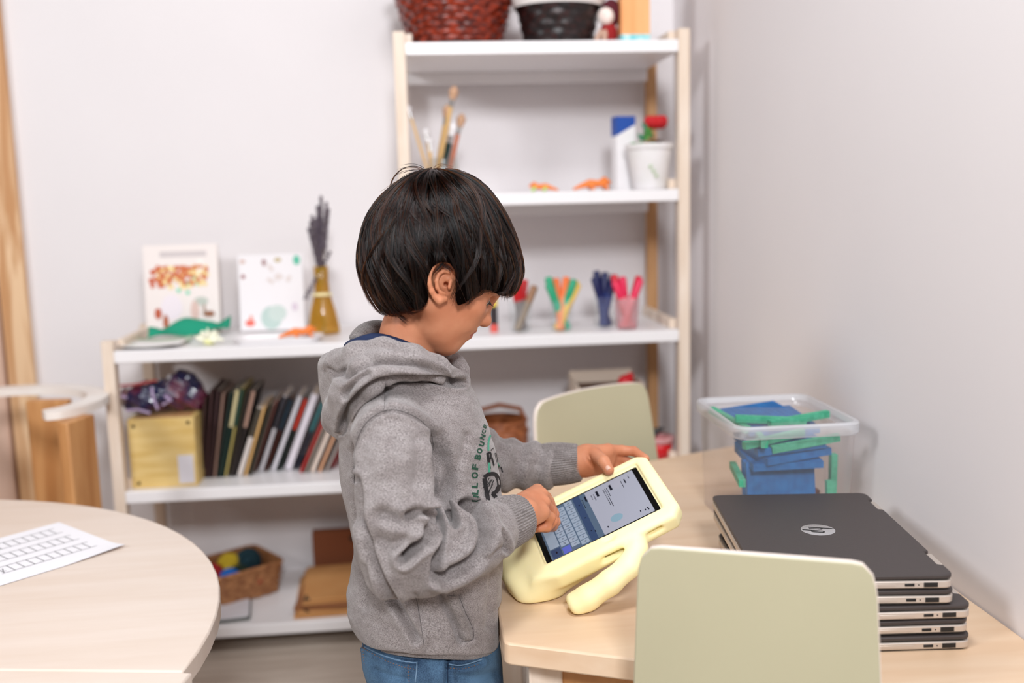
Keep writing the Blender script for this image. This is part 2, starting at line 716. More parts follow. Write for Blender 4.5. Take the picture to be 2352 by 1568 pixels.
half_round('half_round_table', 1, 'pale half-round table on the left with a worksheet lying on it', ((-0.5, 1.36), (-1.05, 1.98), (-1.65, 1.55)))
half_round('half_round_table', -1, 'pale half-round table in the bottom left corner, joined to the one with the worksheet', ((-0.52, 1.22), (-1.1, 0.78), (-1.68, 1.4)))

# ------------------------------------------------------------------ worksheet
p0 = Vector((-0.715, 1.936))
e1 = Vector((0.173, -0.172))
e2 = Vector((-0.705, -0.709)) * 0.32
wk = MB()


def pp(u, v, dz):
    q = p0 + e1 * u + e2 * v
    curl = 0.006 * max(0, (u - 0.75) / 0.25) ** 2 * max(0, 1 - v * 3) + 0.004 * max(0, v - 0.8)
    return (q.x, q.y, TZ + 0.0012 + curl + dz)


for i in range(10):
    for j in range(14):
        a, b, c, d = (i / 10, j / 14), ((i + 1) / 10, j / 14), ((i + 1) / 10, (j + 1) / 14), (i / 10, (j + 1) / 14)
        wk.add([pp(*q, 0) for q in (a, b, c, d)] + [pp(*q, -0.0006) for q in (a, b, c, d)], [(3, 2, 1, 0), (4, 5, 6, 7)], mi=0)


def inkline(u0, v0, u1, v1, w=0.0014):
    a, b = Vector((u0, v0)), Vector((u1, v1))
    A, B = Vector(pp(u0, v0, 0.0003)), Vector(pp(u1, v1, 0.0003))
    t = (B - A).normalized()
    s_ = Vector((-t.y, t.x, 0)) * w / 2
    wk.add([A - s_, B - s_, B + s_, A + s_], [(0, 1, 2, 3)], mi=1)


for uc in (0.2, 0.46, 0.72):
    for v0, v1, nc in ((0.08, 0.60, 9), (0.72, 0.98, 4)):
        h_ = 0.07
        inkline(uc - h_, v0, uc - h_, v1)
        inkline(uc + h_, v0, uc + h_, v1)
        for k in range(nc + 1):
            v = v0 + 0.035 + (v1 - v0 - 0.05) * k / nc
            inkline(uc - h_, v, uc + h_, v)
        inkline(uc - 0.03, v1 - 0.035, uc + 0.03, v1 - 0.02)
        inkline(uc + 0.03, v1 - 0.035, uc + 0.03, v1 - 0.02)
inkline(0.1, 0.655, 0.9, 0.655, 0.0022)
inkline(0.1, 0.672, 0.9, 0.672, 0.001)
o = wk.build('worksheet', [mat('white_paper', (240, 238, 242), 0.85), mat('ink', (38, 36, 40), 0.8)])
tag(o, 'white worksheet with printed rows of empty number boxes, lying on the left table', 'paper')

# ------------------------------------------------------------------ wooden armchair with a curved white-topped rail, behind the left table
ac = thing('curved_rail_armchair', 'wooden armchair with a white-edged curved top rail behind the left table', 'chair', (-0.93, 2.2, 0), local=False)
ZR = 0.735
ring_px = [(100, 944), (150, 937), (200, 922), (228, 908), (222, 896), (190, 889), (140, 886), (80, 886), (10, 889), (-60, 897), (-100, 912), (-80, 932), (-30, 948)]
rp = [atZ(x, y, ZR)[:2] for x, y in ring_px]
rp = smooth_poly(rp, 3, closed=False)
ins, outs = [], []
for i in range(len(rp)):
    t = rp[min(i + 1, len(rp) - 1)] - rp[max(i - 1, 0)]
    t = t / np.linalg.norm(t)
    nn = np.array([-t[1], t[0]])
    w_ = 0.026 * min(1, 0.55 + 3.0 * min(i, len(rp) - 1 - i) / len(rp) * 2)
    ins.append(rp[i] + nn * w_)
    outs.append(rp[i] - nn * w_)
poly = [tuple(q) for q in outs] + [tuple(q) for q in ins[::-1]]
m = MB()
nn_ = len(rp)
for dz, mi in ((0, 0),):
    vs = [(x, y, ZR) for x, y in outs] + [(x, y, ZR) for x, y in ins] + [(x, y, ZR - 0.02) for x, y in outs] + [(x, y, ZR - 0.02) for x, y in ins]
    fs = []
    for i in range(nn_ - 1):
        fs += [(i, i + 1, nn_ + i + 1, nn_ + i), (2 * nn_ + i + 1, 2 * nn_ + i, 3 * nn_ + i, 3 * nn_ + i + 1),
               (i + 1, i, 2 * nn_ + i, 2 * nn_ + i + 1), (nn_ + i, nn_ + i + 1, 3 * nn_ + i + 1, 3 * nn_ + i)]
    fs += [(0, nn_, 3 * nn_, 2 * nn_), (nn_ - 1, 3 * nn_ - 1, 4 * nn_ - 1, 2 * nn_ - 1)]
    m.add(vs, fs)
o = m.build('top_rail', mat('white_stained_birch', (232, 222, 214), 0.4, c2=(240, 234, 228), scale=9), ac, smooth=True)
look(o, 'white-topped curved rail')
a_, b_ = atZ(62, 900, ZR)[:2], atZ(158, 898, ZR)[:2]


def slat(pA, pB, z0, z1, th, lean=0.0, mt=M_oak):
    pA, pB = np.array(pA), np.array(pB)
    mid = (pA + pB) / 2
    d = pB - pA
    b = MB().box((0, 0, (z0 + z1) / 2), (np.linalg.norm(d), th, z1 - z0))
    for i, v in enumerate(b.v):
        b.v[i] = (v[0] * (1 + 0.0 * v[2]), v[1] + 0.0, v[2])
    T = T3((mid[0], mid[1], 0), (0, 0, atan2(d[1], d[0])))
    b.v = [tuple(T @ Vector(v)) for v in b.v]
    return b.build('back_slat', mt, ac, bevel=0.004)


slat(a_, b_, 0.34, ZR - 0.021, 0.03)
c_, d_ = atZ(140, 950, ZR)[:2], atZ(203, 930, ZR)[:2]
o = slat(c_, d_, 0.0, ZR - 0.021, 0.03, mt=M_oak)
o.name = 'arm_post'
e_, f_ = atZ(-70, 950, ZR)[:2], atZ(-40, 955, ZR)[:2]
o = slat(e_, f_, 0.0, ZR - 0.021, 0.03)
o.name = 'arm_post'
xa, ya = (a_ + b_) / 2
MB().box((-0.965, 2.2, 0.36), (0.36, 0.34, 0.03)).build('seat', M_oak, ac, bevel=0.006)
for x, y in ((-1.10, 2.33), (-0.82, 2.33)):
    MB().box((x, y, 0.172), (0.035, 0.035, 0.345)).build('leg', M_oak, ac, bevel=0.003)


# ------------------------------------------------------------------ little green school chairs
M_chair = mat('pear_green_laminate', (184, 179, 150), 0.42, c2=(188, 183, 154), scale=3)
M_chair_e = mat('pale_laminate_edge', (236, 222, 212), 0.4)


def school_chair(name, label, loc, rotz, w, top, lift):
    """local frame: backrest spans x, faces +y (towards the seat)"""
    t = thing(name, label, 'chair', loc, rotz, 'pear-green school chairs')
    H_ = 0.26
    cols, rows = 22, 18
    zt, zb = top, top - H_
    vs = []

    def edge(u):   # top contour: gently arched, corners rounded
        e = abs(u)
        return lift * (1 - e ** 2.2) * 0.02 - (0.014 * max(0, (e - 0.86) / 0.14) ** 2)
    front, back = [], []
    for j in range(rows + 1):
        for i in range(cols + 1):
            u = -1 + 2 * i / cols
            s_ = j / rows
            z = zb + (zt + edge(u) - zb) * s_
            wx = (w / 2) * (1.13 - 0.12 * s_) * (1 - 0.02 * max(0, s_ - 0.92) / 0.08 * 1.5)
            y = -0.022 * u * u * 0 + 0.018 * u * u - 0.10 * s_ * 0.30
            front.append((u * wx, y + 0.006, z))
            back.append((u * wx, y - 0.006, z))
    n = len(front)
    hole = set()
    for j in range(rows):
        for i in range(cols):
            if 6 <= i < 14 and 1 <= j < 3:
                hole.add((i, j))
    b = MB()
    b.add(front + back, [])
    idx = lambda i, j: j * (cols + 1) + i
    for j in range(rows):
        for i in range(cols):
            if (i, j) in hole:
                continue
            q = (idx(i, j), idx(i + 1, j), idx(i + 1, j + 1), idx(i, j + 1))
            b.f.append([q[3], q[2], q[1], q[0]]); b.m.append(0)
            b.f.append([q[0] + n, q[1] + n, q[2] + n, q[3] + n]); b.m.append(0)
            for (di, dj, e) in ((0, -1, (q[0], q[1])), (1, 0, (q[1], q[2])), (0, 1, (q[2], q[3])), (-1, 0, (q[3], q[0]))):
                ii, jj = i + di, j + dj
                if ii < 0 or jj < 0 or ii >= cols or jj >= rows or (ii, jj) in hole:
                    b.f.append([e[1], e[0], e[0] + n, e[1] + n][::-1]); b.m.append(1)
    o = b.build('backrest', [M_chair, M_chair_e], t, bevel=0.0022, seg=3)
    MB().prism([(x, y) for x, y in [(-w / 2 * 1.1, 0.01), (w / 2 * 1.1, 0.01)] + [(w / 2 * 1.15 * cos(a) , 0.16 + 0.12 * sin(a)) for a in np.linspace(0, pi, 9)]],
               0.335, 0.349).build('seat', [M_chair], t, bevel=0.004)
    for sx in (-1, 1):
        MB().tube([(sx * w * 0.46, -0.03, 0.01), (sx * w * 0.46, 0.02, 0.34), (sx * w * 0.46, 0.031, top - 0.20)], 0.009).build('back_leg', M_steel, t, smooth=True)
        MB().tube([(sx * w * 0.46, 0.27, 0.01), (sx * w * 0.42, 0.24, 0.333)], 0.009).build('front_leg', M_steel, t, smooth=True)
    return t


A_ = atY(1487, 1275, 1.085)
B_ = atY(2040, 1322, 0.985)
w_ = math.hypot(B_[0] - A_[0], B_[1] - A_[1])
school_chair('school_chair', 'pear-green school chair in the foreground, its back to the camera, in front of the laptops',
             ((A_[0] + B_[0]) / 2, (A_[1] + B_[1]) / 2 + 0.03, 0), atan2(B_[1] - A_[1], B_[0] - A_[0]), w_, (A_[2] + B_[2]) / 2 + 0.007, 0.35)
A_ = atY(1236, 928, 2.11)
B_ = atY(1490, 890, 2.31)
w_ = math.hypot(B_[0] - A_[0], B_[1] - A_[1])
school_chair('school_chair', 'pear-green school chair at the far side of the table, between the boy and the shelf',
             ((A_[0] + B_[0]) / 2, (A_[1] + B_[1]) / 2, 0), atan2(B_[1] - A_[1], B_[0] - A_[0]) + pi, w_, (A_[2] + B_[2]) / 2 + 0.006, 0.35)

# ------------------------------------------------------------------ laptops
M_lid = mat('charcoal_laptop_lid', (62, 55, 54), 0.42, bump=0.15, bscale=900, spec=0.4)
M_base = mat('champagne_metal', (205, 194, 184), 0.34, metal=0.6)
M_chrome = mat('chrome', (235, 235, 235), 0.08, metal=1.0)
LW, LD = 0.252, 0.362     # along x (short side), along y (long side)


def make_laptop(label):
    t = thing('laptop', label, 'laptop', (0, 0, 0), 0, 'closed laptops in the stack')
    base = MB().prism(rounded_rect(LW, LD, 0.012), 0.0015, 0.0118)
    ob = base.build('base', M_base, t, bevel=0.0018)
    MB().prism(rounded_rect(LW - 0.004, LD - 0.004, 0.012), 0.0, 0.0016).build('bottom_plate', M_black, t)
    lid_poly = []
    for x, y in rounded_rect(LW, LD, 0.013):
        lid_poly.append((x, y))
    # two notches for the hinges on the +x edge
    P = [(LW / 2, -LD / 2 + 0.013)]
    hp = []
    for x, y in lid_poly:
        hp.append((x, y))
    notch = []
    for yc in (-0.118, 0.118):
        notch += [(LW / 2, yc - 0.026), (LW / 2 - 0.007, yc - 0.023), (LW / 2 - 0.007, yc + 0.023), (LW / 2, yc + 0.026)]
    # lid_poly order: starts at +x+y corner going counter-clockwise; last point is at +x,-y corner -> notches go after it
    full = hp + notch
    MB().prism(full, 0.0138, 0.0195).build('lid', M_lid, t, bevel=0.0015)
    MB().prism(rounded_rect(LW - 0.006, LD - 0.006, 0.011), 0.0117, 0.0139).build('screen_gap', M_black, t)
    for yc in (-0.118, 0.118):
        MB().box((LW / 2 - 0.002, yc, 0.0135), (0.008, 0.040, 0.008)).build('hinge', M_base, t, bevel=0.001)
    y0 = -LD / 2 - 0.0002
    b = MB().box((LW / 2 - 0.030, y0, 0.0066), (0.0175, 0.0012, 0.0060))
    b.build('usb_port', M_black, t)
    MB().box((LW / 2 - 0.057, y0, 0.0066), (0.0125, 0.0012, 0.0040)).build('small_port', M_black, t, bevel=0.0012)
    MB().box((LW / 2 - 0.0455, y0, 0.0066), (0.0014, 0.0012, 0.0014)).build('charge_light', M_black, t)
    MB().box((LW / 2 - 0.098, y0, 0.0066), (0.046, 0.0008, 0.0036)).build('volume_button', M_base, t, bevel=0.0003)
    # round emblem: chrome disc with two slanted strokes
    e = MB().prism([(0.0245 * cos(a), 0.0245 * sin(a)) for a in np.linspace(0, 2 * pi, 40, endpoint=False)], 0.0194, 0.0198)
    em = e.build('emblem', M_chrome, t)
    em_m = MB()

    def stroke(a, b, w, z=0.0201):
        a, b = Vector(a), Vector(b)
        d = (b - a).normalized()
        s_ = Vector((-d.y, d.x)) * w / 2
        em_m.add([(*(a - s_), z), (*(b - s_), z), (*(b + s_), z), (*(a + s_), z)], [(0, 1, 2, 3)])
    # letters read with their top towards +x, from +y to -y; written here in (reading x = r, up = u) then turned
    R_ = lambda r, u: (u, -r)
    k_ = 1.25
    for (r0, u0, r1, u1) in ((-0.0092, -0.0088, -0.0030, 0.0180), (-0.0060, 0.0052, -0.0018, 0.0052), (-0.0014, 0.0050, -0.0048, -0.0092),
                             (0.0052, 0.0050, -0.0012, -0.0180), (0.0052, 0.0050, 0.0092, 0.0050), (0.0096, 0.0046, 0.0066, -0.0078), (0.0064, -0.0082, 0.0028, -0.0082)):
        stroke(R_(r0 * k_, u0 * k_), R_(r1 * k_, u1 * k_), 0.0023)
    em_m.build('emblem_strokes', M_dark, em)
    return t


lap = make_laptop('closed charcoal laptop on top of the stack, its round chrome emblem showing')
# small lid lettering
vs, fs = text_polys('chromebook')
wm = MB()
wm.add([(LW * -0.30 - y * 0.0052, -0.128 + 0.0 - x * -0.0052 - 0.03, 0.0197) for x, y in vs], fs)
o = wm.build('lid_lettering', mat('silver_print', (170, 165, 165), 0.3), lap)
pos = []
tops = np.array([0.578 - 0.006, 1.368])
lap_labels = ['closed laptop, second from the top of the stack', 'closed laptop in the middle of the stack, topmost of the lower three',
              'closed laptop, second from the bottom of the stack', 'closed laptop at the bottom of the stack, resting on the table']
# near right corner of the top laptop and of the bottom laptop, on the table
cTop = atZ(2193, 1318, 0.705)[:2]
cBot = atZ(2230, 1490, 0.601)[:2]


def place_lap(t, corner, ang, z):
    c, s_ = cos(ang), sin(ang)
    lx, ly = LW / 2, -LD / 2
    t.location = (corner[0] - (lx * c - ly * s_), corner[1] - (lx * s_ + ly * c), z)
    t.rotation_euler = (0, 0, ang)


PZ = 0.021
place_lap(lap, cTop, radians(-7.2), TZ + 4 * PZ + 0.0004)
for k, (lb, dx, dy, da) in enumerate(zip(lap_labels, (0.003, 0.0, -0.0005, 0.001), (0.001, 0.0, 0.003, 0.0), (-7.0, -5.0, -4.6, -4.8))):
    c = copy_tree(lap, label=lb)
    base = cTop if k == 0 else cBot
    if k:
        for ch in list(c.children):
            if ch.name.startswith('lid_lettering'):
                pass
    place_lap(c, (base[0] + dx, base[1] + dy), radians(da), TZ + (3 - k) * PZ + 0.0004)

# ------------------------------------------------------------------ clear storage box with blue and green counting blocks
BX0, BX1, BY0, BY1, BH = 0.528, 0.742, 1.605, 1.86, 0.205
M_clear = clear_plastic('clear_box_plastic', (253, 251, 251), 0.09, 0.05)
M_clear_rim = clear_plastic('frosted_rim_plastic', (252, 252, 254), 0.45, 0.25)
bcx, bcy = (BX0 + BX1) / 2, (BY0 + BY1) / 2
box = thing('storage_box', 'clear plastic storage box of blue and green counting blocks behind the laptops', 'box', (bcx, bcy, TZ), 0)
bw, bd = BX1 - BX0, BY1 - BY0
m = MB()
rings = []
for z, s_ in ((0.001, 0.93), (0.10, 0.965), (BH - 0.02, 0.99)):
    rings.append([(x, y, z) for x, y in rounded_rect(bw * s_, bd * s_, 0.022)])
n = len(rings[0])
vs = [p for r in rings for p in r]
fs = [(i * n + k, i * n + (k + 1) % n, (i + 1) * n + (k + 1) % n, (i + 1) * n + k) for i in range(2) for k in range(n)] + [list(range(n))[::-1]]
m.add(vs, fs)
o = m.build('box_walls', M_clear, box, smooth=True)
m = MB()
prof = [(0.97, BH - 0.022), (1.03, BH - 0.022), (1.05, BH - 0.018), (1.05, BH - 0.003), (1.03, BH + 0.0), (0.985, BH + 0.0), (0.97, BH - 0.004), (0.955, BH - 0.010)]
rr = [[(x, y, z) for x, y in rounded_rect(bw * s_, bd * s_, 0.026)] for s_, z in prof]
vs = [p for r in rr for p in r]
fs = [(i * n + k, i * n + (k + 1) % n, (i + 1) * n + (k + 1) % n, (i + 1) * n + k) for i in range(len(rr) - 1) for k in range(n)]
m.add(vs, fs)
o = m.build('lid_rim', M_clear_rim, box, smooth=True); look(o, 'frosted white lid rim')
m = MB(); m.add([(x, y, BH - 0.010) for x, y in rounded_rect(bw * 0.955, bd * 0.955, 0.026)], [list(range(n))])
m.build('lid_window', clear_plastic('clear_lid_plastic', (252, 250, 250), 0.035, 0.05), box)
m = MB()
m.tube([(bw / 2 + 0.004, 0.05, BH - 0.03), (bw / 2 + 0.014, 0.05, BH - 0.045), (bw / 2 + 0.016, 0.04, BH - 0.10), (bw / 2 + 0.008, 0.03, BH - 0.15)], 0.004, flat=3.0)
m.build('side_clip', M_clear, box, smooth=True)

M_blue = mat('blue_block_foam', (6, 92, 156), 0.6, c2=(12, 108, 174), scale=60)
M_green = mat('green_block_foam', (62, 158, 122), 0.65, c2=(84, 178, 142), scale=90)
M_brown_block = mat('red_brown_wood_block', (122, 62, 44), 0.6)


def block(name, nx, ny, cube, m_, label, cat, group, loc, rot):
    """a counting block scored into unit cubes"""
    b = MB()
    g = cube * 0.10
    for i in range(nx):
        for j in range(ny):
            b.box(((i - (nx - 1) / 2) * cube, (j - (ny - 1) / 2) * cube, 0), (cube - g, cube - g, cube))
    b.box((0, 0, 0), (nx * cube - g * 1.5, ny * cube - g * 1.5, cube * 0.94))
    o = b.build(name, m_)
    o.location = loc
    o.rotation_euler = rot
    tag(o, label, cat, group)
    return o


CU = 0.0125
G1, G2 = 'blue ten-by-ten block plates in the clear box', 'green ten-unit rods in the clear box'
bx, by, bz = bcx - 0.008, bcy - 0.045, TZ + 0.004
# plates standing/leaning low in the box, then lying ones, top ones tilted up through the open lid
plates = [
    ('blue block plate leaning upright at the bottom of the clear box', (bx - 0.005, by - 0.030, bz + 0.062), (radians(80), 0, 0)),
    ('blue block plate standing behind the one leaning at the bottom of the box', (bx - 0.005, by - 0.012, bz + 0.062), (radians(82), 0, 0)),
    ('blue block plate lying lowest in the pile, on the standing plates', (bx + 0.002, by + 0.005, bz + 0.124), (radians(2), radians(-1), radians(-3))),
    ('blue block plate lying in the middle of the pile in the box, turned a little', (bx + 0.010, by + 0.006, bz + 0.1385), (radians(1), radians(-4), radians(9))),
    ('blue block plate lying just under the green rods in the box', (bx + 0.004, by + 0.008, bz + 0.153), (radians(1), radians(-4), radians(2))),
    ('blue block plate tilted up at the top of the box', (bx - 0.004, by + 0.072, bz + 0.1800), (radians(6), radians(-3), radians(12))),
    ('small-stepped blue block plate tilted beside the top one', (bx + 0.016, by + 0.068, bz + 0.1710), (radians(7), radians(-3), radians(5))),
]
for lb, l, r in plates:
    block('block_plate', 10, 10, CU, M_blue, lb, 'block', G1, l, r)
rods = [
    ('green rod leaning up out of the far left corner of the box', (bx - 0.070, by + 0.062, bz + 0.182), (0, radians(-6), radians(105))),
    ('green rod lying along the front, just under the rim', (bx + 0.030, by - 0.052, bz + 0.160), (0, radians(-7), radians(2))),
    ('green rod lying left of and behind the front one under the rim', (bx - 0.022, by - 0.040, bz + 0.168), (0, radians(-5), radians(16))),
    ('green rod on top of the blue plates, pointing at the viewer', (bx - 0.040, by - 0.020, bz + 0.166), (0, radians(3), radians(78))),
    ('green rod seen through the rim, left of the crossing pair', (bx - 0.010, by + 0.010, bz + 0.190), (0, radians(2), radians(-14))),
    ('green rod seen through the rim, crossing the other one', (bx + 0.042, by + 0.008, bz + 0.190), (0, radians(-3), radians(14))),
    ('green rod standing upright at the right of the box', (bx + 0.098, by - 0.012, bz + 0.066), (0, radians(89), radians(90))),
    ('green rod standing deep in the right front of the box', (bx + 0.078, by - 0.046, bz + 0.040), (0, radians(88), radians(0))),
    ('green rod poking out at the left of the blue pile', (bx - 0.078, by - 0.012, bz + 0.100), (0, radians(0), radians(80))),
]
for lb, l, r in rods:
    block('block_rod', 10, 1, CU if 'deep' not in lb else CU * 0.8, M_green, lb, 'block', G2, l, r)
tag(MB().box((0, 0, 0), (0.05, 0.03, 0.05)).build('wooden_block', M_brown_block, bevel=0.002), 'red-brown wooden block low in the clear box', 'block').location = (bx + 0.062, by + 0.03, bz + 0.028)

# ================================================================== things on the shelves
rnd = random.Random(7)


def on(px, py, y):      # where a thing stands: x for a given depth
    return atY(px, py, y)


# --- top shelf: baskets -----------------------------------------------------
def weave(name, prof, mats, parent, n=48, rows=16, amp=0.004, sx=1.0, sy=1.0):
    """basket wall whose canes really go over and under"""
    pr = np.array(prof, float)
    t = np.linspace(0, 1, rows * 4 + 1)
    s_ = np.r_[0, np.cumsum(np.hypot(*np.diff(pr, axis=0).T))]
    s_ /= s_[-1]
    R, Zp = np.interp(t, s_, pr[:, 0]), np.interp(t, s_, pr[:, 1])
    vs, fs = [], []
    N4 = n * 4
    for i in range(len(t)):
        row = i / 4.0
        for k in range(N4):
            a = 2 * pi * k / N4
            bulge = amp * (cos(a * n / 2 + (int(row) % 2) * pi) * 0.7) + amp * 0.9 * abs(sin(row * pi)) - amp * 0.5
            r = R[i] + bulge
            vs.append((r * cos(a) * sx, r * sin(a) * sy, Zp[i]))
    for i in range(len(t) - 1):
        for k in range(N4):
            a, b = i * N4 + k, i * N4 + (k + 1) % N4
            fs.append((a, b, b + N4, a + N4))
    fs.append(list(range(N4))[::-1])
    m = MB()
    m.add(vs, fs)
    o = m.build(name, mats, parent, smooth='all')
    md = o.modifiers.new('solid', 'SOLIDIFY'); md.thickness = 0.004; md.offset = -1
    return o


M_red_cane = mat('red_stained_cane', (64, 12, 6), 0.3, c2=(170, 56, 22), scale=55, stretch=(1, 1, 3), contrast=(0.4, 0.7))
M_dark_cane = mat('dark_stained_cane', (18, 8, 8), 0.4, c2=(64, 22, 18), scale=60, stretch=(1, 1, 2), contrast=(0.5, 0.75))
M_tan_cane = mat('tan_seagrass', (128, 78, 44), 0.6, c2=(182, 128, 82), scale=70, contrast=(0.35, 0.7))
M_wicker = mat('brown_wicker', (126, 66, 34), 0.5, c2=(164, 96, 54), scale=60)
p = on(1046, 93, 2.77)
t = thing('wicker_basket', 'large red-brown wicker basket on the top shelf', 'basket', (p[0], 2.78, S1), 0)
weave('basket_body', [(0.0, 0.003), (0.118, 0.003), (0.125, 0.02), (0.160, 0.15), (0.170, 0.20)], M_red_cane, t, n=34, rows=18, amp=0.005, sy=0.9)
m = MB(); m.tube([(0.172 * cos(a), 0.155 * sin(a), 0.205) for a in np.linspace(0, 2 * pi, 40, endpoint=False)], 0.011, closed=True)
m.build('basket_rim', M_red_cane, t, smooth=True)
m = MB(); m.tube([(0.126 * cos(a), 0.113 * sin(a), 0.007) for a in np.linspace(0, 2 * pi, 40, endpoint=False)], 0.007, closed=True)
m.build('basket_foot', M_dark_cane, t, smooth=True)
p = on(1283, 90, 2.74)
t = thing('wicker_basket', 'dark brown basket with a white cloth lining on the top shelf', 'basket', (p[0], 2.74, S1), 0)
weave('basket_body', [(0.0, 0.003), (0.088, 0.003), (0.092, 0.015), (0.113, 0.112)], M_dark_cane, t, n=22, rows=8, amp=0.003, sy=0.85)
m = MB(); m.tube([(0.116 * cos(a), 0.099 * sin(a), 0.114) for a in np.linspace(0, 2 * pi, 36, endpoint=False)], 0.006, closed=True)
m.build('basket_rim', M_red_cane, t, smooth=True)
m = MB(); m.lathe([(0.119, 0.104), (0.125, 0.118), (0.128, 0.130), (0.120, 0.142), (0.1, 0.136), (0.088, 0.10)], 36, sy=0.86, cap=False)
o = m.build('cloth_lining', mat('white_cotton', (232, 226, 222), 0.9, bump=0.5, bscale=60), t, smooth='all'); look(o, 'white cloth lining')
# figure with pale beard
p = on(1398, 88, 2.70)
t = thing('bearded_doll', 'small seated doll with a round pale head and red coat beside the dark basket', 'doll', (p[0] - 0.004, 2.70, S1), 0)
m = MB(); m.ball((0.004, 0, 0.030), (0.024, 0.022, 0.033)); m.build('body', mat('red_felt', (150, 24, 26), 0.9), t, smooth='all')
m = MB(); m.ball((-0.004, -0.008, 0.074), (0.023, 0.021, 0.023)); m.build('head', mat('cream_wool', (236, 214, 204), 0.9, c2=(250, 240, 232), scale=60), t, smooth='all')
m = MB(); m.ball((0.012, 0.004, 0.085), (0.028, 0.024, 0.036)); m.build('hood', mat('plum_felt', (84, 20, 34), 0.9), t, smooth='all')
m = MB()
for sx in (-1, 1):
    m.tube([(-0.012 + 0.006 * sx, -0.012, 0.035), (-0.022 + 0.010 * sx, -0.022, 0.014), (-0.024 + 0.012 * sx, -0.026, 0.005)], [0.008, 0.007, 0.005])
m.build('limbs', mat('beige_cloth', (196, 160, 140), 0.9), t, smooth=True)
# tall orange box
p = on(1455, 88, 2.69)
t = thing('tall_box', 'tall orange-brown box with a turquoise foot band at the right end of the top shelf', 'box', (p[0], 2.69, S1), 0)
MB().box((0, 0, 0.12), (0.076, 0.06, 0.196)).build('box_body', mat('orange_card', (232, 158, 96), 0.6, c2=(240, 176, 118), scale=40, stretch=(1, 1, 0.1)), t, bevel=0.001)
MB().box((0, 0, 0.0115), (0.0765, 0.0605, 0.0225)).build('foot_band', mat('turquoise_card', (62, 190, 200), 0.6, c2=(190, 228, 228), scale=60), t, bevel=0.001)

# --- second shelf -----------------------------------------------------------
p = on(1020, 440, 2.74)
jar = thing('glass_jar', 'glass jar holding paint brushes on the second shelf, behind the boy\'s head', 'jar', (p[0], 2.74, S2), 0)
m = MB(); m.lathe([(0.0, 0.003), (0.037, 0.003), (0.04, 0.01), (0.04, 0.08), (0.036, 0.09), (0.037, 0.1)], 28, cap=False)
m.build('jar_glass', clear_plastic('jar_glass_material', (240, 240, 236), 0.05, 0.2), jar, smooth='all')
M_brush_w = mat('raw_brush_wood', (216, 176, 116), 0.5)
M_bristle = mat('tan_bristle', (196, 156, 126), 0.8)
M_bristle_w = mat('white_bristle', (244, 242, 244), 0.8)
brushes = [((988, 400), (1045, 198), 'tan', 'long wooden brush with the highest tan bristles in the jar'), ((996, 400), (1030, 240), 'tan', 'wooden brush with tan bristles just left of the highest one'),
           ((1012, 410), (1042, 282), 'white', 'dark green handled brush with white bristles'), ((1030, 400), (1062, 262), 'tan', 'brush with reddish handle leaning right'),
           ((985, 400), (987, 318), 'white', 'short brush with a small white round tip'), ((983, 395), (936, 243), 'white', 'thin brush leaning far left with a white tip'),
           ((992, 405), (978, 296), 'white', 'brush with a bright tip second from the left')]
for i, (a, b, kind, lb) in enumerate(brushes):
    ya = 2.73 + 0.004 * (i - 3)
    yb = 2.70 + 0.012 * i
    hd = on(*b, yb)
    ft = on(*a, ya)
    dv = hd - ft
    k = (S2 + 0.005 - ft[2]) / dv[2]
    base = ft + dv * k
    base[0] = p[0] + np.clip(base[0] - p[0], -0.03, 0.03)
    base[1] = 2.74 + np.clip(base[1] - 2.74, -0.025, 0.025)
    t = thing('paint_brush', lb, 'brush', tuple(base), local=False, group='paint brushes in the glass jar')
    d = (hd - base)
    L_ = np.linalg.norm(d)
    d = d / L_
    hm = {2: mat('dark_green_paint', (14, 44, 40), 0.3), 3: mat('red_brown_paint', (190, 106, 70), 0.3)}.get(i, M_brush_w)
    bl = 0.035 if i < 4 else 0.016
    wd = 0.0062 if i < 4 else 0.0036
    m = MB(); m.tube([base, base + d * L_ * 0.4, base + d * (L_ - bl - 0.02)], [wd * 0.6, wd * (1.6 if i == 2 else 1.1), wd * (1.5 if i == 2 else 1)]); m.build('handle', hm, t, smooth=True)
    m = MB(); m.tube([base + d * (L_ - bl - 0.02), base + d * (L_ - bl)], [wd, wd * 1.2]); m.build('ferrule', M_steel, t, smooth=True)
    m = MB(); m.tube([base + d * (L_ - bl), base + d * (L_ - bl * 0.4), base + d * L_], [wd * 1.3, wd * (2.2 if i < 4 else 2.6), wd * 0.8]); m.build('bristles', M_bristle if kind == 'tan' else M_bristle_w, t, smooth=True)

M_orange = mat('orange_rubber', (236, 128, 52), 0.5)


def lizard(name, label, cat, loc, rotz, s_, m_, m2=None):
    t = thing(name, label, cat, loc, rotz)
    b = MB()
    b.tube([(-0.055, 0, 0.006), (-0.035, 0.004, 0.013), (-0.012, 0, 0.020), (0.012, -0.002, 0.018), (0.028, 0, 0.026), (0.043, 0, 0.020)],
           [0.003, 0.006, 0.010, 0.009, 0.011, 0.004])
    b.v = [tuple(Vector(v) * s_) for v in b.v]
    b.build('body', m_, t, smooth=True)
    for x, y in ((-0.018, 1), (-0.018, -1), (0.020, 1), (0.020, -1)):
        b = MB(); b.tube([(x, 0, 0.018), (x + 0.008, 0.014 * y, 0.012), (x + 0.012, 0.018 * y, 0.003)], [0.006, 0.0045, 0.003])
        b.v = [tuple(Vector(v) * s_) for v in b.v]
        b.build('leg', m2 or m_, t, smooth=True)
    return t


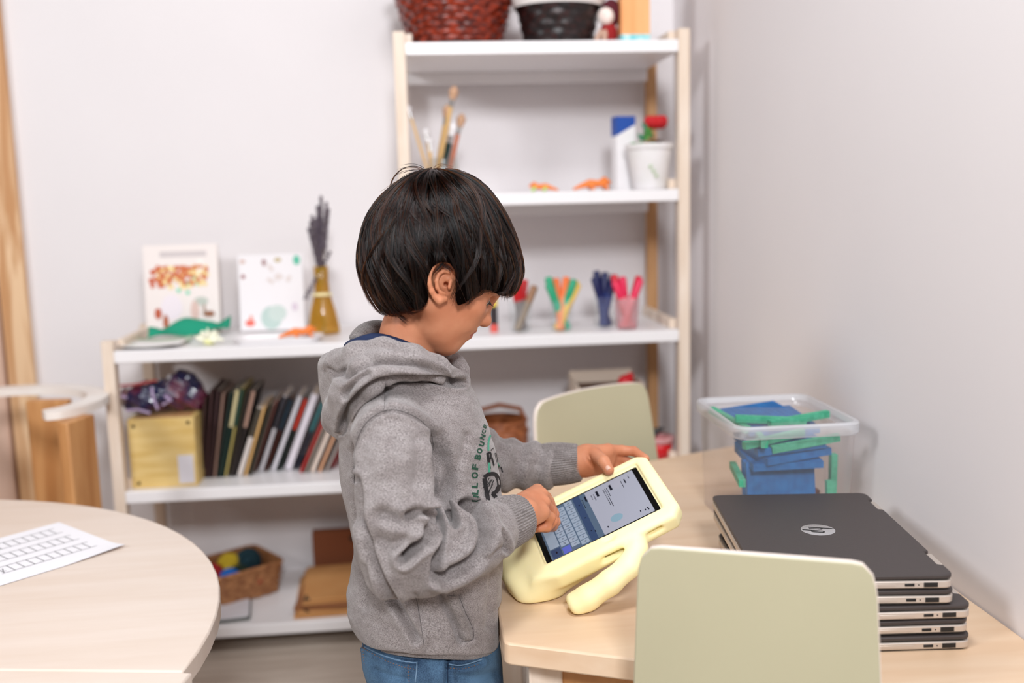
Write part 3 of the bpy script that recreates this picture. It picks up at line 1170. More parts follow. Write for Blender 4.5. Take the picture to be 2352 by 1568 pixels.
p = on(1365, 430, 2.68)
lizard('toy_animal', 'orange rubber toy animal in the middle of the second shelf', 'toy', (p[0], 2.68, S2), 0.1, 1.05, M_orange)
p = on(1245, 434, 2.68)
lizard('toy_animal', 'small orange and lime toy animal at the left of the second shelf', 'toy', (p[0], 2.68, S2), 2.9, 0.8, M_orange, mat('lime_rubber', (190, 222, 120), 0.5))
p = on(1433, 430, 2.76)
t = thing('carton', 'narrow white carton with a blue slanted top behind the white pot', 'box', (p[0], 2.76, S2), 0.15)
MB().box((0, 0, 0.1), (0.055, 0.04, 0.2)).build('carton_body', M_white, t, bevel=0.001)
m = MB(); m.add([(-0.0278, -0.0204, 0.148), (0.0278, -0.0204, 0.178), (0.0278, -0.0204, 0.2005), (-0.0278, -0.0204, 0.2005), (-0.0278, 0.0204, 0.2005), (0.0278, 0.0204, 0.2005), (-0.0278, 0.0204, 0.148)],
                [(0, 1, 2, 3), (3, 2, 5, 4), (0, 3, 4, 6)])
m.build('blue_panel', mat('blue_print', (16, 72, 160), 0.5), t)
p = on(1490, 432, 2.68)
t = thing('plant_pot', 'white tapered pot with a small green plant on the second shelf', 'pot', (p[0] + 0.004, 2.68, S2), 0)
m = MB(); m.lathe([(0.0, 0.001), (0.042, 0.001), (0.046, 0.006), (0.062, 0.108), (0.066, 0.108), (0.068, 0.121), (0.063, 0.121), (0.058, 0.11), (0.05, 0.10), (0.0, 0.098)], 36)
m.build('pot', mat('white_ceramic', (234, 231, 232), 0.4, c2=(228, 226, 224), scale=30), t, smooth=True)
m = MB()
for k in range(26):
    a, r_ = rnd.uniform(0, 2 * pi), rnd.uniform(0.0, 0.055)
    m.ball((r_ * cos(a), r_ * sin(a), 0.106 + rnd.uniform(0, 0.018)), (0.012, 0.009, 0.003), 8, 5, R=Euler((rnd.uniform(-.6, .6), rnd.uniform(-.6, .6), a)).to_matrix())
o = m.build('plant_leaves', mat('plant_green', (70, 140, 60), 0.6), t, smooth='all')
m = MB()
for k in range(3):
    m.ball((-0.012 + 0.008 * k, -0.056, 0.06 - 0.012 * k), (0.005, 0.003, 0.004), 8, 5)
m.build('leaf_motif', mat('pale_green_print', (170, 196, 150), 0.6), t)
p = on(1540, 425, 2.80)
t = thing('flower_vase', 'dark brown vase with a red flower behind the white pot', 'vase', (0.662, 2.75, S2), 0)
m = MB(); m.lathe([(0.0, 0.001), (0.022, 0.001), (0.026, 0.03), (0.02, 0.09), (0.016, 0.13), (0.018, 0.135)], 24); m.build('vase', mat('dark_brown_glaze', (70, 34, 24), 0.3), t, smooth=True)
m = MB()
for k in range(9):
    a = 2 * pi * k / 9
    m.ball((0.018 * cos(a), 0.016 * sin(a) - 0.01, 0.182), (0.015, 0.012, 0.019), 10, 6, R=Euler((0, 0.4, a)).to_matrix())
m.build('flower_head', mat('red_petals', (196, 18, 28), 0.7), t, smooth='all')
m = MB()
for k in range(10):
    m.ball((-0.028 + rnd.uniform(-.018, .02), rnd.uniform(-.02, .02) - 0.01, 0.158 + rnd.uniform(-.02, .02)), (0.013, 0.006, 0.006), 8, 5, R=Euler((rnd.uniform(-1, 1), rnd.uniform(-1, 1), rnd.uniform(0, 3))).to_matrix())
m.build('leaf_sprig', mat('teal_leaves', (30, 120, 96), 0.6, c2=(90, 150, 40), scale=60), t, smooth='all')

# --- third shelf: felt pens in glasses ---------------------------------------
GP = 'felt pens standing in cups on the third shelf'


def pen_cup(px, py, y, cup_label, cup_c, pens, spread=0.038, hgt=0.145):
    q = on(px, py, y)
    cx, cy = q[0], y
    t = thing('pen_cup', cup_label, 'cup', (cx, cy, S3), 0, 'pen cups on the third shelf')
    m = MB(); m.lathe([(0.0, 0.002), (0.026, 0.002), (0.028, 0.008), (0.033, 0.085)], 24, cap=False)
    m.build('cup_wall', cup_c, t, smooth='all')
    for i, (c, lb, lean) in enumerate(pens):
        a = 2 * pi * i / len(pens) + 0.4
        bx_, by_ = cx - 0.010 * lean[0], cy - 0.012 * lean[1]
        d = Vector((lean[0] * spread * 1.25, lean[1] * spread, hgt)).normalized()
        L_ = hgt * (0.95 + 0.08 * ((i * 37) % 5) / 4)
        pt = thing('felt_pen', lb, 'pen', (bx_ + 0.004 * cos(a), by_ + 0.004 * sin(a), S3 + 0.004), local=False, group=GP)
        b0 = Vector(pt.location)
        m = MB(); m.tube([b0, b0 + d * (L_ * 0.62)], 0.0104, 10); m.build('barrel', c[0], pt, smooth=True)
        m = MB(); m.tube([b0 + d * (L_ * 0.62), b0 + d * (L_ * 0.97), b0 + d * L_], [0.0108, 0.0104, 0.007], 10); m.build('cap', c[1], pt, smooth=True)


def two(c, c2=None, r=0.45):
    return (mat('pen_barrel', c, r), mat('pen_cap', c2 or c, r))


G_, O_, Y_, N_, P_, R_2 = two((60, 176, 140), (36, 160, 116)), two((232, 140, 90), (236, 120, 60)), two((230, 190, 96), (236, 196, 90)), two((14, 36, 100), (10, 20, 76)), two((232, 140, 150), (224, 40, 84)), two((214, 30, 40), (200, 20, 40))
M_cupc = clear_plastic('clear_cup', (252, 254, 254), 0.06, 0.1)
pen_cup(1290, 748, 2.68, 'clear cup of green, orange and yellow pens on the third shelf', M_cupc,
        [(G_, 'green pen leaning left in the green cup', (-1.3, -0.6)), (G_, 'green pen leaning right in the green cup', (1.0, -0.7)), (G_, 'green pen beside the left-leaning one', (-0.9, -0.2)),
         (O_, 'orange pen behind the green ones, left', (-0.2, 0.8)), (O_, 'orange pen behind the green ones, right', (0.6, 0.9)), (Y_, 'yellow pen furthest right in the green cup', (1.6, 0.3)), (Y_, 'yellow pen behind the right green pen', (1.3, 0.8))])
pen_cup(1388, 742, 2.72, 'clear cup of navy pens on the third shelf', M_cupc,
        [(N_, 'navy pen leaning left', (-1.0, -0.4)), (N_, 'navy pen standing straight', (0.2, 0.2)), (N_, 'navy pen between the others', (-0.4, 0.5)), (N_, 'navy pen leaning right behind the pink ones', (0.8, 0.2))], hgt=0.150)
pen_cup(1440, 745, 2.66, 'pale pink cup of pink and red pens on the third shelf', clear_plastic('pink_cup', (244, 200, 204), 0.25, 0.2),
        [(P_, 'pink pen leaning left', (-1.2, -0.4)), (P_, 'pink pen standing nearly straight', (-0.4, -0.8)), (R_2, 'red-capped pen in the middle of the pink cup', (-0.8, 0.3)), (P_, 'pink pen leaning right', (1.2, -0.2)), (R_2, 'red pen behind the right pink pen', (1.0, 0.6))], hgt=0.145)
pen_cup(1196, 748, 2.70, 'clear cup with a red bundle beside the boy\'s forehead', M_cupc,
        [(two((120, 112, 110), (186, 14, 24)), 'red-topped marker leaning left by the boy\'s fringe', (-0.6, -0.2)), (two((120, 112, 110), (186, 14, 24)), 'red-topped marker in the middle by the fringe', (0.0, -0.6)),
         (two((120, 112, 110), (186, 14, 24)), 'red-topped marker leaning right by the fringe', (0.5, 0.3)), (two((140, 120, 100), (150, 110, 80)), 'thin brown pen right of the red-topped markers', (1.3, 0.5))], hgt=0.135)
q = on(1140, 752, 2.7)
t = thing('glue_stick', 'small yellow and black glue stick half hidden by the boy\'s nose', 'glue stick', (q[0] - 0.006, 2.7, S3), 0)
m = MB(); m.lathe([(0.0, 0.0), (0.011, 0.0), (0.011, 0.022), (0.0, 0.022)], 16); m.build('cap_end', mat('glue_red', (220, 90, 80), 0.5), t, smooth=True)
m = MB(); m.lathe([(0.0, 0.022), (0.0105, 0.022), (0.0105, 0.07), (0.0, 0.07)], 16); m.build('tube', mat('glue_black', (44, 36, 40), 0.5), t, smooth=True)
m = MB(); m.lathe([(0.0, 0.07), (0.011, 0.07), (0.011, 0.098), (0.0, 0.1)], 16); m.build('top_cap', mat('glue_yellow', (232, 200, 70), 0.5), t, smooth=True)

# --- third shelf: left part ---------------------------------------------------
def art_book(label, px0, px1, py, y, h, cover, deco, lean=0.14, depth=0.022, rz=0.0):
    a, b = on(px0, py, y), on(px1, py, y)
    w = b[0] - a[0]
    t = thing('picture_book', label, 'book', ((a[0] + b[0]) / 2, y, S3 + 0.004), group='picture books leaning on the wall', rot=(-lean, 0, rz))
    MB().box((0, 0.006, h / 2), (w, depth, h)).build('pages', mat('page_edges', (226, 212, 198), 0.8), t, bevel=0.001)
    MB().box((0, -0.007, h / 2), (w + 0.006, 0.003, h + 0.004)).build('front_cover', cover, t, bevel=0.001)
    m = MB()
    mats = []
    for (kind, x, z, sx, sz, c, cnt) in deco:
        mats.append(mat('cover_print', c, 0.6))
        for k in range(cnt):
            u = x + (rnd.uniform(-sx, sx) if cnt > 1 else 0)
            v = z + (rnd.uniform(-sz, sz) if cnt > 1 else 0)
            rx, rz_ = (sx, sz) if cnt == 1 else (0.006, 0.006)
            nn = 14 if kind == 'o' else 4
            a0 = 0 if kind == 'o' else pi / 4
            f = 1 if kind == 'o' else 1.414
            yy = -0.0088 - 0.0001 * len(mats) - 0.00001 * k
            m.add([(u * w + rx * f * cos(a0 + 2 * pi * i / nn), yy, v * h + rz_ * f * sin(a0 + 2 * pi * i / nn)) for i in range(nn)], [list(range(nn))], mi=len(mats) - 1)
    if mats:
        m.build('cover_pattern', mats, t)
    return t


M_cov = mat('cream_cover', (238, 228, 224), 0.5)
art_book('picture book with a rust-orange autumn tree cover, leftmost on the third shelf', 340, 506, 752, 2.90, 0.250, M_cov,
         [('s', 0.04, 0.90, 0.065, 0.008, (206, 196, 196), 1), ('o', 0.0, 0.66, 0.36, 0.10, (206, 106, 60), 90), ('o', -0.18, 0.64, 0.24, 0.10, (200, 90, 50), 40), ('o', 0.02, 0.64, 0.34, 0.12, (240, 214, 150), 60),
          ('o', -0.05, 0.55, 0.3, 0.1, (110, 210, 170), 8), ('s', 0.27, 0.70, 0.009, 0.035, (246, 238, 232), 1), ('o', -0.15, 0.30, 0.030, 0.036, (236, 226, 232), 1), ('o', -0.34, 0.23, 0.010, 0.016, (190, 90, 60), 1),
          ('o', -0.24, 0.13, 0.008, 0.022, (176, 96, 64), 1), ('o', 0.36, 0.21, 0.017, 0.009, (150, 96, 66), 1), ('s', 0.30, 0.30, 0.003, 0.024, (150, 120, 96), 1), ('o', 0.26, 0.36, 0.020, 0.012, (190, 196, 186), 1), ('o', 0.17, 0.25, 0.012, 0.03, (220, 190, 180), 1)], lean=0.10)
art_book('white picture book with a grey-green animal and small motifs, right of the autumn one', 556, 700, 750, 2.90, 0.215, mat('white_cover', (236, 232, 234), 0.5),
         [('o', -0.02, 0.16, 0.030, 0.034, (186, 206, 200), 1), ('o', 0.08, 0.22, 0.026, 0.024, (200, 214, 208), 1), ('o', -0.36, 0.10, 0.014, 0.010, (232, 110, 96), 1), ('o', -0.34, 0.16, 0.004, 0.010, (232, 130, 110), 1), ('o', -0.44, 0.72, 0.006, 0.006, (150, 70, 76), 1),
          ('o', -0.1, 0.9, 0.006, 0.010, (160, 120, 120), 1), ('o', 0.12, 0.93, 0.010, 0.006, (190, 170, 120), 1), ('o', 0.42, 0.92, 0.010, 0.014, (90, 190, 160), 1), ('o', -0.44, 0.92, 0.008, 0.006, (210, 180, 170), 1), ('o', 0.36, 0.3, 0.008, 0.012, (216, 200, 214), 1), ('o', 0.1, 0.75, 0.2, 0.12, (222, 210, 206), 10)], lean=0.10)

M_clothg = mat('green_felt', (30, 150, 118), 0.95, bump=0.4, bscale=120)
a = on(430, 765, 2.80)
m = MB()
gx = []
for i in range(22):
    for j in range(6):
        u = i / 21
        gx.append((a[0] - 0.098 + 0.20 * u, 2.765 + 0.09 * u + 0.016 * j * 0.6, S3 + 0.005 + 0.026 * (0.5 + 0.5 * sin(u * 9 + j * 0.8)) * (1 if j > 1 else 0.5) + 0.004 * j + 0.006 * u))
m.add(gx, [(i * 6 + j, (i + 1) * 6 + j, (i + 1) * 6 + j + 1, i * 6 + j + 1) for i in range(21) for j in range(5)])
o = m.build('felt_cloth', M_clothg, smooth='all')
o.modifiers.new('solid', 'SOLIDIFY').thickness = 0.003
tag(o, 'crumpled green felt cloth in front of the autumn picture book', 'cloth')
m = MB()
M_pap = mat('cream_paper', (226, 216, 200), 0.8)
pl = [('loose cream paper sheet at the left end of the third shelf, bottom one', 330, 2.70, 0.5, 0), ('loose greenish paper sheet lying over the cream one', 372, 2.735, 0.25, 1), ('loose white paper sheet nearest the left post', 315, 2.66, -0.2, 2)]
for i, (lb, px, y, rz, k) in enumerate(pl):
    q = on(px, 775, y)
    m = MB()
    g = []
    for ii in range(9):
        for jj in range(7):
            u, v = ii / 8 - .5, jj / 6 - .5
            g.append((u * 0.15, v * 0.105, 0.0015 + 0.003 * k + 0.006 * (u * v * 4) ** 2))
    m.add(g, [(ii * 7 + jj, (ii + 1) * 7 + jj, (ii + 1) * 7 + jj + 1, ii * 7 + jj + 1) for ii in range(8) for jj in range(6)])
    o = m.build('paper_sheet', (M_pap, mat('pale_green_paper', (196, 214, 190), 0.8), mat('white_sheet', (236, 234, 232), 0.8))[k], smooth='all')
    o.location = (max(q[0], -0.705), y, S3)
    o.rotation_euler = (0, 0, rz * 0.5)
    o.modifiers.new('solid', 'SOLIDIFY').thickness = 0.0008
    tag(o, lb, 'paper', 'loose papers on the third shelf')
# small white crumpled paper flower
q = on(480, 775, 2.66)
t = thing('paper_star', 'small white and pale yellow folded paper star in front of the green cloth', 'ornament', (q[0], 2.66, S3), 0)
m = MB()
for k in range(7):
    a = 2 * pi * k / 7
    m.tube([(0, 0, 0.012), (0.020 * cos(a), 0.02 * sin(a), 0.018 + 0.012 * (k % 2)), (0.038 * cos(a), 0.03 * sin(a), 0.010 + 0.03 * (k % 3) / 2)], [0.008, 0.008, 0.002], 6)
m.build('petals', mat('cream_tissue', (244, 244, 222), 0.8), t)
m = MB(); m.ball((0, 0, 0.01), (0.016, 0.016, 0.010), 12, 8); m.build('centre', mat('pale_yellow_tissue', (232, 232, 170), 0.8), t, smooth='all')
# white tray with orange toy
q = on(640, 788, 2.66)
t = thing('tray', 'low white tray on the third shelf in front of the white picture book', 'tray', (q[0], 2.665, S3), 0)
m = MB()
rr = [[(x, y, z) for x, y in rounded_rect(0.23 * s_, 0.085 * s_, 0.03 * s_)] for s_, z in ((0.90, 0.001), (1.0, 0.014), (1.03, 0.0155), (0.97, 0.0145), (0.88, 0.004))]
n = len(rr[0])
m.add([p for r in rr for p in r], [(i * n + k, i * n + (k + 1) % n, (i + 1) * n + (k + 1) % n, (i + 1) * n + k) for i in range(4) for k in range(n)] + [list(range(n))[::-1], [4 * n + k for k in range(n)]])
m.build('tray_shell', M_white, t, smooth=True)
q = on(688, 760, 2.67)
lizard('toy_animal', 'orange rubber toy animal lying on the white tray', 'toy', (q[0], 2.67, S3 + 0.006), 0.15, 1.0, M_orange)
# vase with dried lavender
q = on(744, 752, 2.80)
vx = q[0]
t = thing('glass_vase', 'amber-yellow glass vase on the third shelf holding dried lavender', 'vase', (vx, 2.80, S3), 0)
m = MB(); m.lathe([(0.0, 0.002), (0.042, 0.002), (0.045, 0.01), (0.036, 0.06), (0.021, 0.115), (0.0185, 0.15), (0.02, 0.188), (0.0185, 0.188), (0.017, 0.15), (0.019, 0.115), (0.033, 0.06), (0.041, 0.012)], 32, cap=False)
m.build('vase_glass', clear_plastic('amber_glass', (246, 214, 96), 0.30, 0.3, 0.1, (214, 178, 70)), t, smooth='all')
m = MB(); m.lathe([(0.031, 0.108), (0.024, 0.112), (0.0225, 0.116)], 24, cap=False); m.build('glass_band', mat('pale_amber_band', (238, 224, 170), 0.3), t, smooth='all')
M_lav = mat('dried_lavender_heads', (76, 66, 78), 0.95, c2=(112, 100, 110), scale=120)
M_stem = mat('dried_stems', (96, 80, 44), 0.9)
for k in range(14):
    a = k * 2.4
    r_ = 0.006 + 0.052 * ((k * 7) % 14) / 14
    hh = 0.26 + 0.12 * ((k * 5) % 14) / 14
    if k in (3, 8):
        r_ *= 1.35; hh -= 0.05
    x1, y1 = r_ * cos(a), r_ * sin(a) * 0.7
    st = thing('lavender_stem', 'grey-purple dried lavender stalk standing in the amber vase', 'flower', (vx - x1 * 0.15, 2.80 - y1 * 0.15, S3 + 0.006), group='dried lavender in the amber vase')
    m = MB(); m.tube([(0, 0, 0), (x1 * 0.28, y1 * 0.28, 0.18), (x1 * 1.1, y1 * 1.1, hh)], 0.0011, 5); m.build('stem', M_stem, st)
    m = MB()
    for j in range(16):
        f = j / 15
        zz = hh - 0.12 + 0.12 * f
        w_ = 0.0055 * (1 - 0.5 * f)
        for s_ in range(3):
            aa = j * 1.3 + s_ * 2.1
            ff = 0.28 + 0.82 * (zz - 0.18) / max(hh - 0.18, 0.01)
            m.ball((x1 * ff + w_ * cos(aa), y1 * ff + w_ * sin(aa), zz), (0.0026, 0.0026, 0.0045), 6, 4)
    m.build('flower_spike', M_lav, st)

# --- fourth shelf: crate, bag, books ------------------------------------------
a, b = on(303, 1110, 2.63), on(455, 1105, 2.63)
cw = b[0] - a[0]
M_ply = wood('yellow_plywood', (206, 172, 100), (228, 202, 140), 'X', 4, 0.55, 11, (0.35, 0.7))
crate = thing('wooden_crate', 'yellow pine crate with corner screws and a white sticker on the fourth shelf', 'crate', ((a[0] + b[0]) / 2, 2.63, S4), 0)
ch = 0.186
MB().box((0, 0.006, ch / 2), (cw, 0.012, ch)).build('front_panel', M_ply, crate, bevel=0.002)
MB().box((-cw / 2 + 0.006, 0.17, ch / 2), (0.012, 0.315, ch)).build('side_panel', M_ply, crate, bevel=0.002)
MB().box((cw / 2 - 0.006, 0.17, ch / 2), (0.012, 0.315, ch)).build('side_panel', M_ply, crate, bevel=0.002)
MB().box((0, 0.17, ch - 0.006), (cw - 0.025, 0.315, 0.012)).build('top_panel', M_pine_dark, crate, bevel=0.002)
MB().box((0, 0.17, 0.007), (cw - 0.025, 0.315, 0.012)).build('bottom_panel', M_ply, crate)
for x, z in ((-cw / 2 + 0.015, ch - 0.018), (cw / 2 - 0.015, ch - 0.014), (-cw / 2 + 0.018, 0.014)):
    m = MB(); m.lathe([(0.0, -0.0012), (0.0045, -0.0012), (0.005, 0.0)], 12, T=T3((x, 0.0, z), (pi / 2, 0, 0))); m.build('screw', mat('bronze_screw', (70, 52, 26), 0.4, metal=0.7), crate)
MB().box((cw / 2 - 0.028, -0.0006, 0.047), (0.040, 0.001, 0.076)).build('sticker', mat('white_sticker', (212, 208, 214), 0.6), crate)

# bag of wrapped dark fabric on the crate
Fb = Field((-0.14, -0.06, -0.01), (0.14, 0.12, 0.13), 0.004)
Fb.ell((-0.04, 0.01, 0.045), (0.072, 0.045, 0.043), k=0.01)
Fb.ell((0.045, 0.03, 0.05), (0.06, 0.05, 0.05), k=0.02)
Fb.ell((0.055, 0.03, 0.09), (0.035, 0.03, 0.022), k=0.015)
Fb.ell((0.085, 0.03, 0.035), (0.03, 0.04, 0.035), k=0.015)
Fb.func(lambda X, Y, Z: -(Z) + 0 * X + 0 * Y, k=0.004, mode='i')
P, Q = Fb.mesh(2)
Nn = vnormals(P, Q)
P = P + Nn * (0.004 * np.sin(P[:, 0] * 150 + P[:, 2] * 90) * np.sin(P[:, 2] * 140 + P[:, 1] * 80))[:, None]
bag = thing('plastic_bag', 'shiny plastic bag of dark blue and red cloth lying on the crate', 'bag', (a[0] + 0.075, 2.69, S4 + ch + 0.001), 0)
m_bag = mat('navy_wrapped_cloth', (16, 24, 66), 0.12, c2=(96, 34, 60), scale=16, coat=1.0, contrast=(0.45, 0.6))
quad_obj('bag_body', P, Q, m_bag, bag)
m = MB()
m.tube([(-0.108, -0.028, 0.085), (-0.05, -0.036, 0.088), (0.0, -0.02, 0.094)], 0.003, flat=2.0)
o = m.build('red_seam', mat('red_plastic_edge', (176, 60, 62), 0.3), bag, smooth=True); look(o, 'red folded edge')
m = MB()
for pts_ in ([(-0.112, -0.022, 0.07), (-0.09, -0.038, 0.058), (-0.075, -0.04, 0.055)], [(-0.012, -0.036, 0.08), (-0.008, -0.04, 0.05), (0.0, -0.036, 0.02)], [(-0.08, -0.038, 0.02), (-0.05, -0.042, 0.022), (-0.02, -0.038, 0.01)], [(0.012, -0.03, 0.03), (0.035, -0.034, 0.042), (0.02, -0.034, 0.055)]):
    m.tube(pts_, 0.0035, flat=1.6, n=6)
o = m.build('painted_glints', mat('painted_glint', (186, 166, 200), 0.1), bag, smooth=True); look(o, 'pale glints painted along the creases')  # pale strips stand in for light glinting on the plastic

GB = 'books leaning on the fourth shelf'
# (foot px, top px, thickness, depth back, colour, patch colour, label)
bk = [
    ((462, 1090), (470, 905), 8, (58, 30, 24), None, 'thin dark brown book against the crate'),
    ((472, 1088), (486, 885), 7, (70, 40, 40), None, 'thin maroon book, second from the crate'),
    ((482, 1086), (500, 886), 9, (52, 24, 26), None, 'dark red-brown book, third from the crate'),
    ((492, 1084), (512, 890), 7, (150, 118, 104), None, 'thin dull pink book between dark ones near the crate'),
    ((501, 1083), (530, 888), 8, (16, 40, 34), None, 'dark green book near the crate'),
    ((509, 1082), (545, 880), 8, (12, 44, 36), (196, 184, 140), 'dark green book with a cream top to its spine'),
    ((517, 1080), (556, 876), 7, (174, 158, 92), (20, 60, 46), 'yellow-green spined book with a green top'),
    ((527, 1079), (568, 884), 6, (70, 60, 52), None, 'thin grey-brown book left of the white one'),
    ((536, 1078), (582, 880), 8, (44, 34, 32), (160, 126, 110), 'black book with a dusty pink top'),
    ((549, 1076), (596, 920), 13, (214, 204, 198), (60, 52, 40), 'short white-spined book in the middle of the row'),
    ((562, 1073), (606, 915), 8, (222, 176, 112), None, 'apricot-spined book in the middle of the row'),
    ((573, 1068), (622, 905), 7, (70, 64, 52), None, 'thin olive book right of the apricot one'),
    ((582, 1066), (634, 902), 8, (120, 74, 66), None, 'thin dull red book left of the three white spines'),
    ((598, 1063), (654, 890), 11, (208, 202, 206), (40, 36, 44), 'leftmost of the three wide white spines'),
    ((609, 1062), (668, 895), 6, (92, 44, 34), (16, 44, 60), 'thin brown book between two white spines'),
    ((626, 1060), (688, 890), 12, (206, 202, 208), None, 'middle one of the three wide white spines'),
    ((638, 1058), (702, 892), 7, (30, 40, 38), (190, 50, 30), 'dark book with a red patch left of the widest white spine'),
    ((660, 1056), (722, 884), 19, (212, 206, 214), None, 'widest white-spined book, rightmost of the three'),
    ((678, 1056), (740, 900), 8, (22, 26, 48), (16, 96, 100), 'navy book with a teal top'),
    ((690, 1072), (752, 930), 9, (170, 40, 36), None, 'red-spined book near the boy\'s sleeve'),
    ((702, 1072), (762, 925), 8, (150, 136, 124), None, 'grey-beige book right of the red one'),
    ((716, 1070), (780, 915), 12, (222, 202, 188), None, 'wide cream-spined book near the boy\'s sleeve'),
    ((733, 1070), (795, 920), 9, (214, 160, 124), None, 'peach-spined book beside the boy\'s sleeve'),
    ((748, 1068), (812, 930), 9, (158, 144, 138), None, 'grey-spined book half behind the boy'),
    ((762, 1066), (826, 930), 9, (150, 50, 52), None, 'dull red book half behind the boy'),
]
M_pages = mat('book_pages', (208, 192, 176), 0.85)
zlim = S3 - 0.085
for i, (f, tp, th, c, c2, lb) in enumerate(bk):
    yb = 2.70 if f[1] > 1066 else 2.735
    A3, B3 = on(f[0], f[1], yb), on(tp[0], tp[1], yb)
    ang = math.atan2(B3[0] - A3[0], B3[2] - A3[2])
    h_ = min(math.hypot(B3[0] - A3[0], B3[2] - A3[2]), 0.262)
    w_ = th * yb / FPX * 0.92
    bt = thing('book', lb, 'book', (A3[0], yb, S4 + 0.0008 + w_ / 2 * abs(sin(ang))), group=GB, rot=(0, ang, 0))
    dp = 0.17
    cm = mat('book_cover', c, 0.6)
    b = MB().box((-w_ / 2 + 0.0008, dp / 2, h_ / 2), (0.0016, dp, h_)).box((w_ / 2 - 0.0008, dp / 2, h_ / 2), (0.0016, dp, h_)).box((0, 0.001, h_ / 2), (w_, 0.002, h_))
    b.build('cover', cm, bt)
    MB().box((0, dp / 2, h_ / 2), (w_ - 0.0034, dp - 0.008, h_ - 0.006)).build('pages', M_pages, bt)
    if c2:
        MB().box((0, -0.0006, h_ * 0.78), (w_ * 1.01, 0.0014, h_ * 0.42)).build('spine_patch', mat('spine_colour', c2, 0.6), bt)

# right bay of the fourth shelf
q = on(1150, 1012, 2.78)
t = thing('round_basket', 'round brown wicker basket behind the boy\'s chest on the fourth shelf', 'basket', (q[0], 2.80, S4), 0)
weave('basket_body', [(0.0, 0.003), (0.066, 0.003), (0.078, 0.03), (0.082, 0.07), (0.074, 0.10)], M_wicker, t, n=20, rows=8, amp=0.003)
m = MB(); m.tube([(0.076 * cos(a), 0.076 * sin(a), 0.102) for a in np.linspace(0, 2 * pi, 36, endpoint=False)], 0.006, closed=True); m.build('basket_rim', M_wicker, t, smooth=True)
m = MB(); m.tube([(-0.074, 0, 0.10), (-0.06, 0, 0.132), (0, 0, 0.146), (0.06, 0, 0.132), (0.074, 0, 0.10)], 0.007, flat=1.6); m.build('basket_handle', M_wicker, t, smooth=True)
q = on(1400, 905, 2.70)
zc = 0.115
t = thing('cardboard_tray', 'open white-fronted carton of odds and ends behind the far green chair', 'box', (q[0], 2.76, S4), 0)
wc = on(1475, 905, 2.68)[0] - on(1325, 905, 2.68)[0]
zt_ = on(1400, 890, 2.68)[2] - S4
M_cart = mat('cream_carton', (226, 208, 190), 0.8)
for nm, c_, d_ in (('front_side', (0, -0.078, zt_ / 2), (wc, 0.004, zt_)), ('back_side', (0, 0.078, zt_ / 2 + 0.012), (wc, 0.004, zt_ + 0.024)), ('end_side', (-wc / 2, 0, zt_ / 2 + 0.004), (0.004, 0.16, zt_ + 0.008)), ('end_side', (wc / 2, 0, zt_ / 2 + 0.004), (0.004, 0.16, zt_ + 0.008)), ('bottom', (0, 0, 0.003), (wc, 0.16, 0.004))):
    MB().box(c_, d_).build(nm, M_cart, t)
MB().box((0, 0.0, zt_ - 0.035), (wc - 0.012, 0.145, 0.05)).build('contents', mat('dark_brown_stuff', (70, 46, 36), 0.9, c2=(120, 84, 60), scale=40), t, bevel=0.01)
t = thing('red_toy', 'red round toy poking out of the white-fronted carton', 'toy', (q[0] + wc * 0.30, 2.74, S4 + zt_ - 0.012), 0)
m = MB(); m.ball((0, 0, 0.016), (0.024, 0.02, 0.020), 14, 9); m.build('toy_body', mat('red_plastic', (206, 14, 30), 0.4), t, smooth='all')
m = MB(); m.ball((0.012, 0, 0.032), (0.011, 0.010, 0.010), 12, 8); m.build('toy_knob', mat('red_plastic_knob', (206, 14, 30), 0.4), t, smooth='all')
q = on(1522, 1046, 2.66)
t = thing('red_bowl', 'red bowl with a pale rim low at the right post', 'bowl', (q[0] - 0.004, 2.68, S4), 0)
m = MB(); m.lathe([(0.0, 0.001), (0.026, 0.001), (0.040, 0.048), (0.036, 0.048), (0.022, 0.006)], 28, cap=False); m.build('bowl', mat('red_enamel', (200, 8, 20), 0.4), t, smooth='all')
m = MB(); m.lathe([(0.0355, 0.047), (0.041, 0.047), (0.041, 0.062), (0.0355, 0.062)], 28, cap=False); m.build('bowl_rim', mat('pale_rim', (206, 150, 150), 0.5), t, smooth='all')
m = MB(); m.tube([(-0.03, 0, 0.055), (-0.008, 0.005, 0.075), (0.012, 0.0, 0.085)], [0.006, 0.010, 0.004]); m.build('bowl_handle', M_black, t, smooth=True)

# --- bottom shelf ---------------------------------------------------------------
c0 = atZ(545, 1375, S5)
t = thing('seagrass_basket', 'low square seagrass basket of coloured yarn balls on the bottom shelf', 'basket', (-0.563, 2.835, S5), radians(36))
bw2 = 0.205
m = MB()
rows_ = 10
ringn = None
vs, fs = [], []
base = rounded_rect(bw2, bw2 * 0.92, 0.022, 6)
dense = []
for i in range(len(base)):
    p_, q_ = np.array(base[i]), np.array(base[(i + 1) % len(base)])
    ns = max(1, int(np.linalg.norm(q_ - p_) / 0.005))
    for s_ in range(ns):
        dense.append(p_ + (q_ - p_) * s_ / ns)
N4 = len(dense)
for i in range(rows_ * 4 + 1):
    f = i / (rows_ * 4)
    row = i / 4
    sc_ = 0.86 + 0.14 * f
    for k, d_ in enumerate(dense):
        bulge = 0.003 * sin(k * 0.9 + (int(row) % 2) * pi) + 0.004 * abs(sin(row * pi))
        r_ = np.linalg.norm(d_)
        d2 = d_ * (sc_ + bulge / r_)
        vs.append((d2[0], d2[1], 0.004 + 0.088 * f))
fs = [(i * N4 + k, i * N4 + (k + 1) % N4, (i + 1) * N4 + (k + 1) % N4, (i + 1) * N4 + k) for i in range(rows_ * 4) for k in range(N4)] + [list(range(N4))[::-1]]
m.add(vs, fs)
o = m.build('basket_body', M_tan_cane, t, smooth='all')
